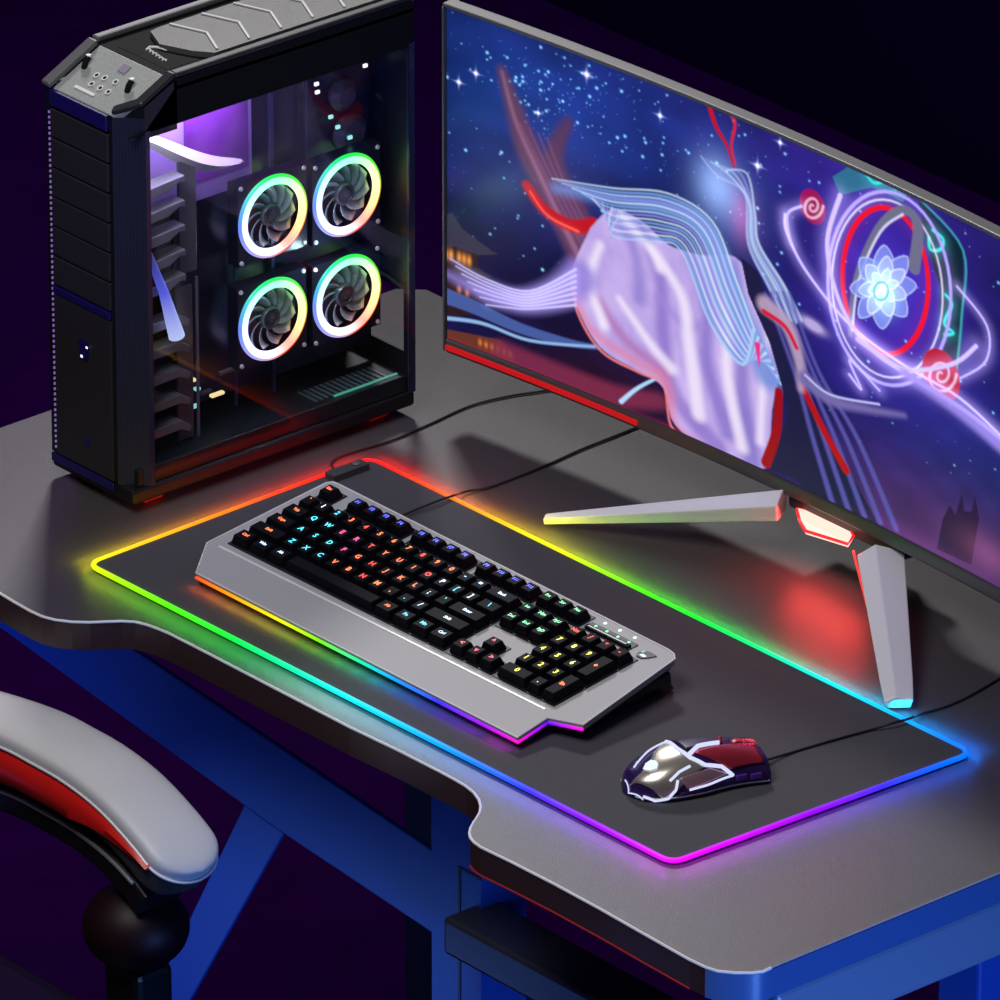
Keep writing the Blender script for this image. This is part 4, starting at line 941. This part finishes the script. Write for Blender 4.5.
# ------------------------------------------------------------------ chair (armrest in view)
YC = at(60, 735, .70).y
arm = [(-150,692),(-90,698),(-30,711),(30,731),(64,748),(98,768),(132,795),(166,832),(190,864),(199,877)]
def cs(px, py): return atY(px, py, YC)
chair = empty('gaming_chair', (cs(135, 930).x, YC, 0)); co_ = Vector((cs(135, 930).x, YC, 0))
tag(chair, 'black gaming chair with a curved silver and red armrest in front of the desk', 'chair')
ap = [cs(*p) - co_ for p in smooth_pts([(float(a), float(b)) for a, b in arm], 12)]
_l = [0]
for a, b in zip(ap, ap[1:]): _l.append(_l[-1] + (b - a).length)
def _at(d):
    for i in range(len(_l) - 1):
        if _l[i + 1] >= d: return ap[i].lerp(ap[i + 1], (d - _l[i]) / (_l[i + 1] - _l[i] + 1e-9))
    return ap[-1]
_n = 90; ap = [_at(_l[-1] * (1 - (1 - i / _n) ** 1.35)) for i in range(_n + 1)]
_tt = [1 - (1 - i / _n) ** 1.35 for i in range(_n + 1)]; LARM = _l[-1]
def sweep(path, sec, name, m, taper=None, smooth=True):
    q = MB(); vs = []; n = len(sec); k = len(path)
    for i, p in enumerate(path):
        t = (path[min(k - 1, i + 1)] - path[max(0, i - 1)]).normalized(); nrm = Vector((-t.z, 0, t.x)); nrm = nrm if nrm.z > 0 else -nrm
        s = taper(_tt[i]) if taper else (1, 1, 0)
        for a, b in sec: vs.append(p + Vector((0, 1, 0)) * (a * s[0]) + nrm * (b * s[1]) + t * 0)
    q.add(vs, [(i * n + j, i * n + (j + 1) % n, (i + 1) * n + (j + 1) % n, (i + 1) * n + j) for i in range(k - 1) for j in range(n)] + [tuple(range(n - 1, -1, -1)), tuple(range((k - 1) * n, k * n))])
    o = q.build(name, m, chair, smooth=smooth); return o
def rr(w, h0, h1, n=5, r=.008):   # rounded rectangle section, width w, from h0 to h1
    out = []
    for cx, cy, a0 in ((w/2 - r, h1 - r, 0), (-w/2 + r, h1 - r, 90), (-w/2 + r, h0 + r, 180), (w/2 - r, h0 + r, 270)):
        for k in range(n + 1): a = math.radians(a0 + 90 * k / n); out.append((cx + r * math.cos(a), cy + r * math.sin(a)))
    return out
def endtaper(t):
    e = max(0, (t - 1) * LARM / .034 + 1); return (max(.06, (1 - e ** 2.2) ** .5), .55 + .45 * max(.02, (1 - e ** 3)) ** .5, 0)
WA = .070
sec_top = [(WA * .5 * math.cos(a) if True else 0, .004 + .010 * math.sin(a) ** .7 if math.sin(a) > 0 else .004) for a in [PI * i / 16 for i in range(17)]]
sec_top = [(WA * .5 * math.cos(PI * i / 16), .002 + .012 * max(0, math.sin(PI * i / 16)) ** .6) for i in range(17)] + [(-WA * .5, -.004), (WA * .5, -.004)]
M_arm = mat('silver_armrest_leather', (.72, .72, .72), .42, bump=(250, .15))
sweep(ap, sec_top, 'armrest_pad', M_arm, endtaper)['label'] = 'smooth silver armrest top'
ap2 = [ap[i] for i in range(len(ap))]
def edge(path, side, up): return [p + Vector((0, side, 0)) + Vector((0, 0, up)) for p in path]
k = len(ap); rimp = []
for i, p in enumerate(ap): rimp.append(p + Vector((0, -WA / 2 * endtaper(_tt[i])[0], -.003)))
back_r = [p + Vector((0, WA / 2 * endtaper(_tt[i])[0], -.003)) for i, p in enumerate(ap)]
tipdir = (ap[-1] - ap[-2]).normalized()
q = MB(); q.tube(rimp + back_r[::-1], .0013, 6); q.build('armrest_piping', M_silveredge, chair, smooth=True)
sweep(ap, rr(WA * .98, -.032, -.003), 'armrest_body', mat('arm_grey_brown', (.07, .062, .06), .4), endtaper)
sweep(ap[:-10], [(-WA * .5, -.007), (-WA * .47, -.005), (-WA * .40, -.010), (-WA * .40, -.032), (-WA * .47, -.038), (-WA * .54, -.033), (-WA * .56, -.019)], 'armrest_red_band', M_redplastic, lambda t: (1, 1 if t < .72 else max(.15, 1 - (t - .72) * 3.6), 0))['label'] = 'glossy red band along the armrest side'
sweep(ap[:-12], rr(WA * .86, -.047, -.022, r=.006), 'armrest_shell', M_black, lambda t: (1 - .2 * t, 1 if t < .7 else 1 - (t - .7) * 1.3, 0))
sweep(ap[:-9], rr(WA * .70, -.074, -.047, r=.006), 'armrest_lower_shell', mat('shell_dark', (.012, .008, .012), .35), lambda t: (1, 1, 0))
q = MB(); pth = [p + Vector((0, -WA * .36, 0)) + Vector((-(ap[min(k-1,i+1)]-ap[max(0,i-1)]).normalized().z * -1 * 0, 0, -.052)) for i, p in enumerate(ap[:-20])]
q.tube(pth, .0020, 6); q.build('lower_piping', mat('grey_piping', (.35, .33, .33), .3), chair, smooth=True)
jp = cs(136, 925) - co_
q = MB(); q.lathe([(.012, -.040)] + [(.046 * math.cos(a), .038 * math.sin(a)) for a in [(-1.2 + 2.4 * i / 18) for i in range(19)]], jp, (0, 0, 1), 32)
q.build('support_joint', mat('joint_dark_red_black', (.012, .002, .004), .5, spec=.3), chair, smooth=True)
pj = jp.copy()
q = MB(); q.box((pj.x - .022, pj.y - .020, .46), (pj.x + .026, pj.y + .020, jp.z - .033)); q.build('support_post', M_black, chair, bevel=.006)
sx, sy2 = pj.x - .10, pj.y - .02
q = MB(); q.box((sx - .30, sy2 - .52, .40), (sx + .16, sy2 + .02, .47)); q.build('seat', M_black, chair, bevel=.03, seg=4)
q = MB(); q.lathe([(.026, .09), (.026, .40)], (sx - .07, sy2 - .25, 0), (0, 0, 1), 20); q.build('gas_column', M_darkgrey, chair, smooth=True)
q = MB()
for i in range(5):
    a = 2 * PI * i / 5; e_ = Vector((sx - .07 + .26 * math.cos(a), sy2 - .25 + .26 * math.sin(a), .065)); q.tube([Vector((sx - .07, sy2 - .25, .10)), e_], .018, 8, rs=[.025, .015])
q.build('star_base', M_black, chair)
for i in range(5):
    a = 2 * PI * i / 5; e_ = Vector((sx - .07 + .27 * math.cos(a), sy2 - .25 + .27 * math.sin(a), .028)); q = MB(); q.lathe([(.020, -.018), (.0275, -.012), (.0275, .012), (.020, .018)], e_, (-math.sin(a), math.cos(a), 0), 18); q.build('caster_wheel', M_blackmatte, chair, smooth=True)

# ------------------------------------------------------------------ lights
area('key_lamp', (-1.5, .95, 2.75), (.1, -.1, .75), .35, 36, (1, .97, .96))
area('ceiling_lamp', (.5, -1.4, 2.9), (.0, -.3, .75), 1.0, 27, (1, .98, 1))
area('blue_lamp', (XR + .75, -.55, .50), (XR, -.25, .62), .35, 7, (.12, .32, 1))
area('brace_fill', (-.38, YF - .62, .12), (-.36, YF, .58), .4, 3.4, (.10, .25, 1))  # unseen blue fill added to brighten the desk braces
area('violet_lamp', (-2.6, 1.2, 1.0), (-.5, 1.6, .3), .6, 3, (.45, .10, 1))
area('red_lamp', (mc.x + hc.x, mc.y + hc.y - .0, ZD + .044), (mc.x + hc.x, mc.y + hc.y - .08, ZD), .09, .18, (1, .05, .04), size_y=.03)
# little unseen lights inside the tower
area('tower_top_fill', (c0.x - .02, c0.y + .09, ZP + .343), (c0.x - .045, c0.y + .09, ZP + .25), .12, .22, (.62, .50, 1), size_y=.02)  # violet fill added to light the lilac reflection panel
area('tower_tray_fill', (c0.x - .006, c0.y + .035, ZP + .34), (c0.x - .03, c0.y + .06, ZP + .1), .03, .06, (.9, .92, 1), size_y=.015)

w = bpy.data.worlds.new('world'); bpy.context.scene.world = w; w.use_nodes = True
bg = w.node_tree.nodes['Background']; bg.inputs[0].default_value = (.020, .017, .028, 1); bg.inputs[1].default_value = 1.0

sc = bpy.context.scene
sc.view_settings.view_transform = 'Standard'; sc.view_settings.look = 'None'; sc.view_settings.exposure = 0; sc.view_settings.gamma = 1
sc.view_settings.use_curve_mapping = False
sc.cycles.use_denoising = True
sc.cycles.max_bounces = 8; sc.cycles.transparent_max_bounces = 12; sc.cycles.sample_clamp_indirect = 4
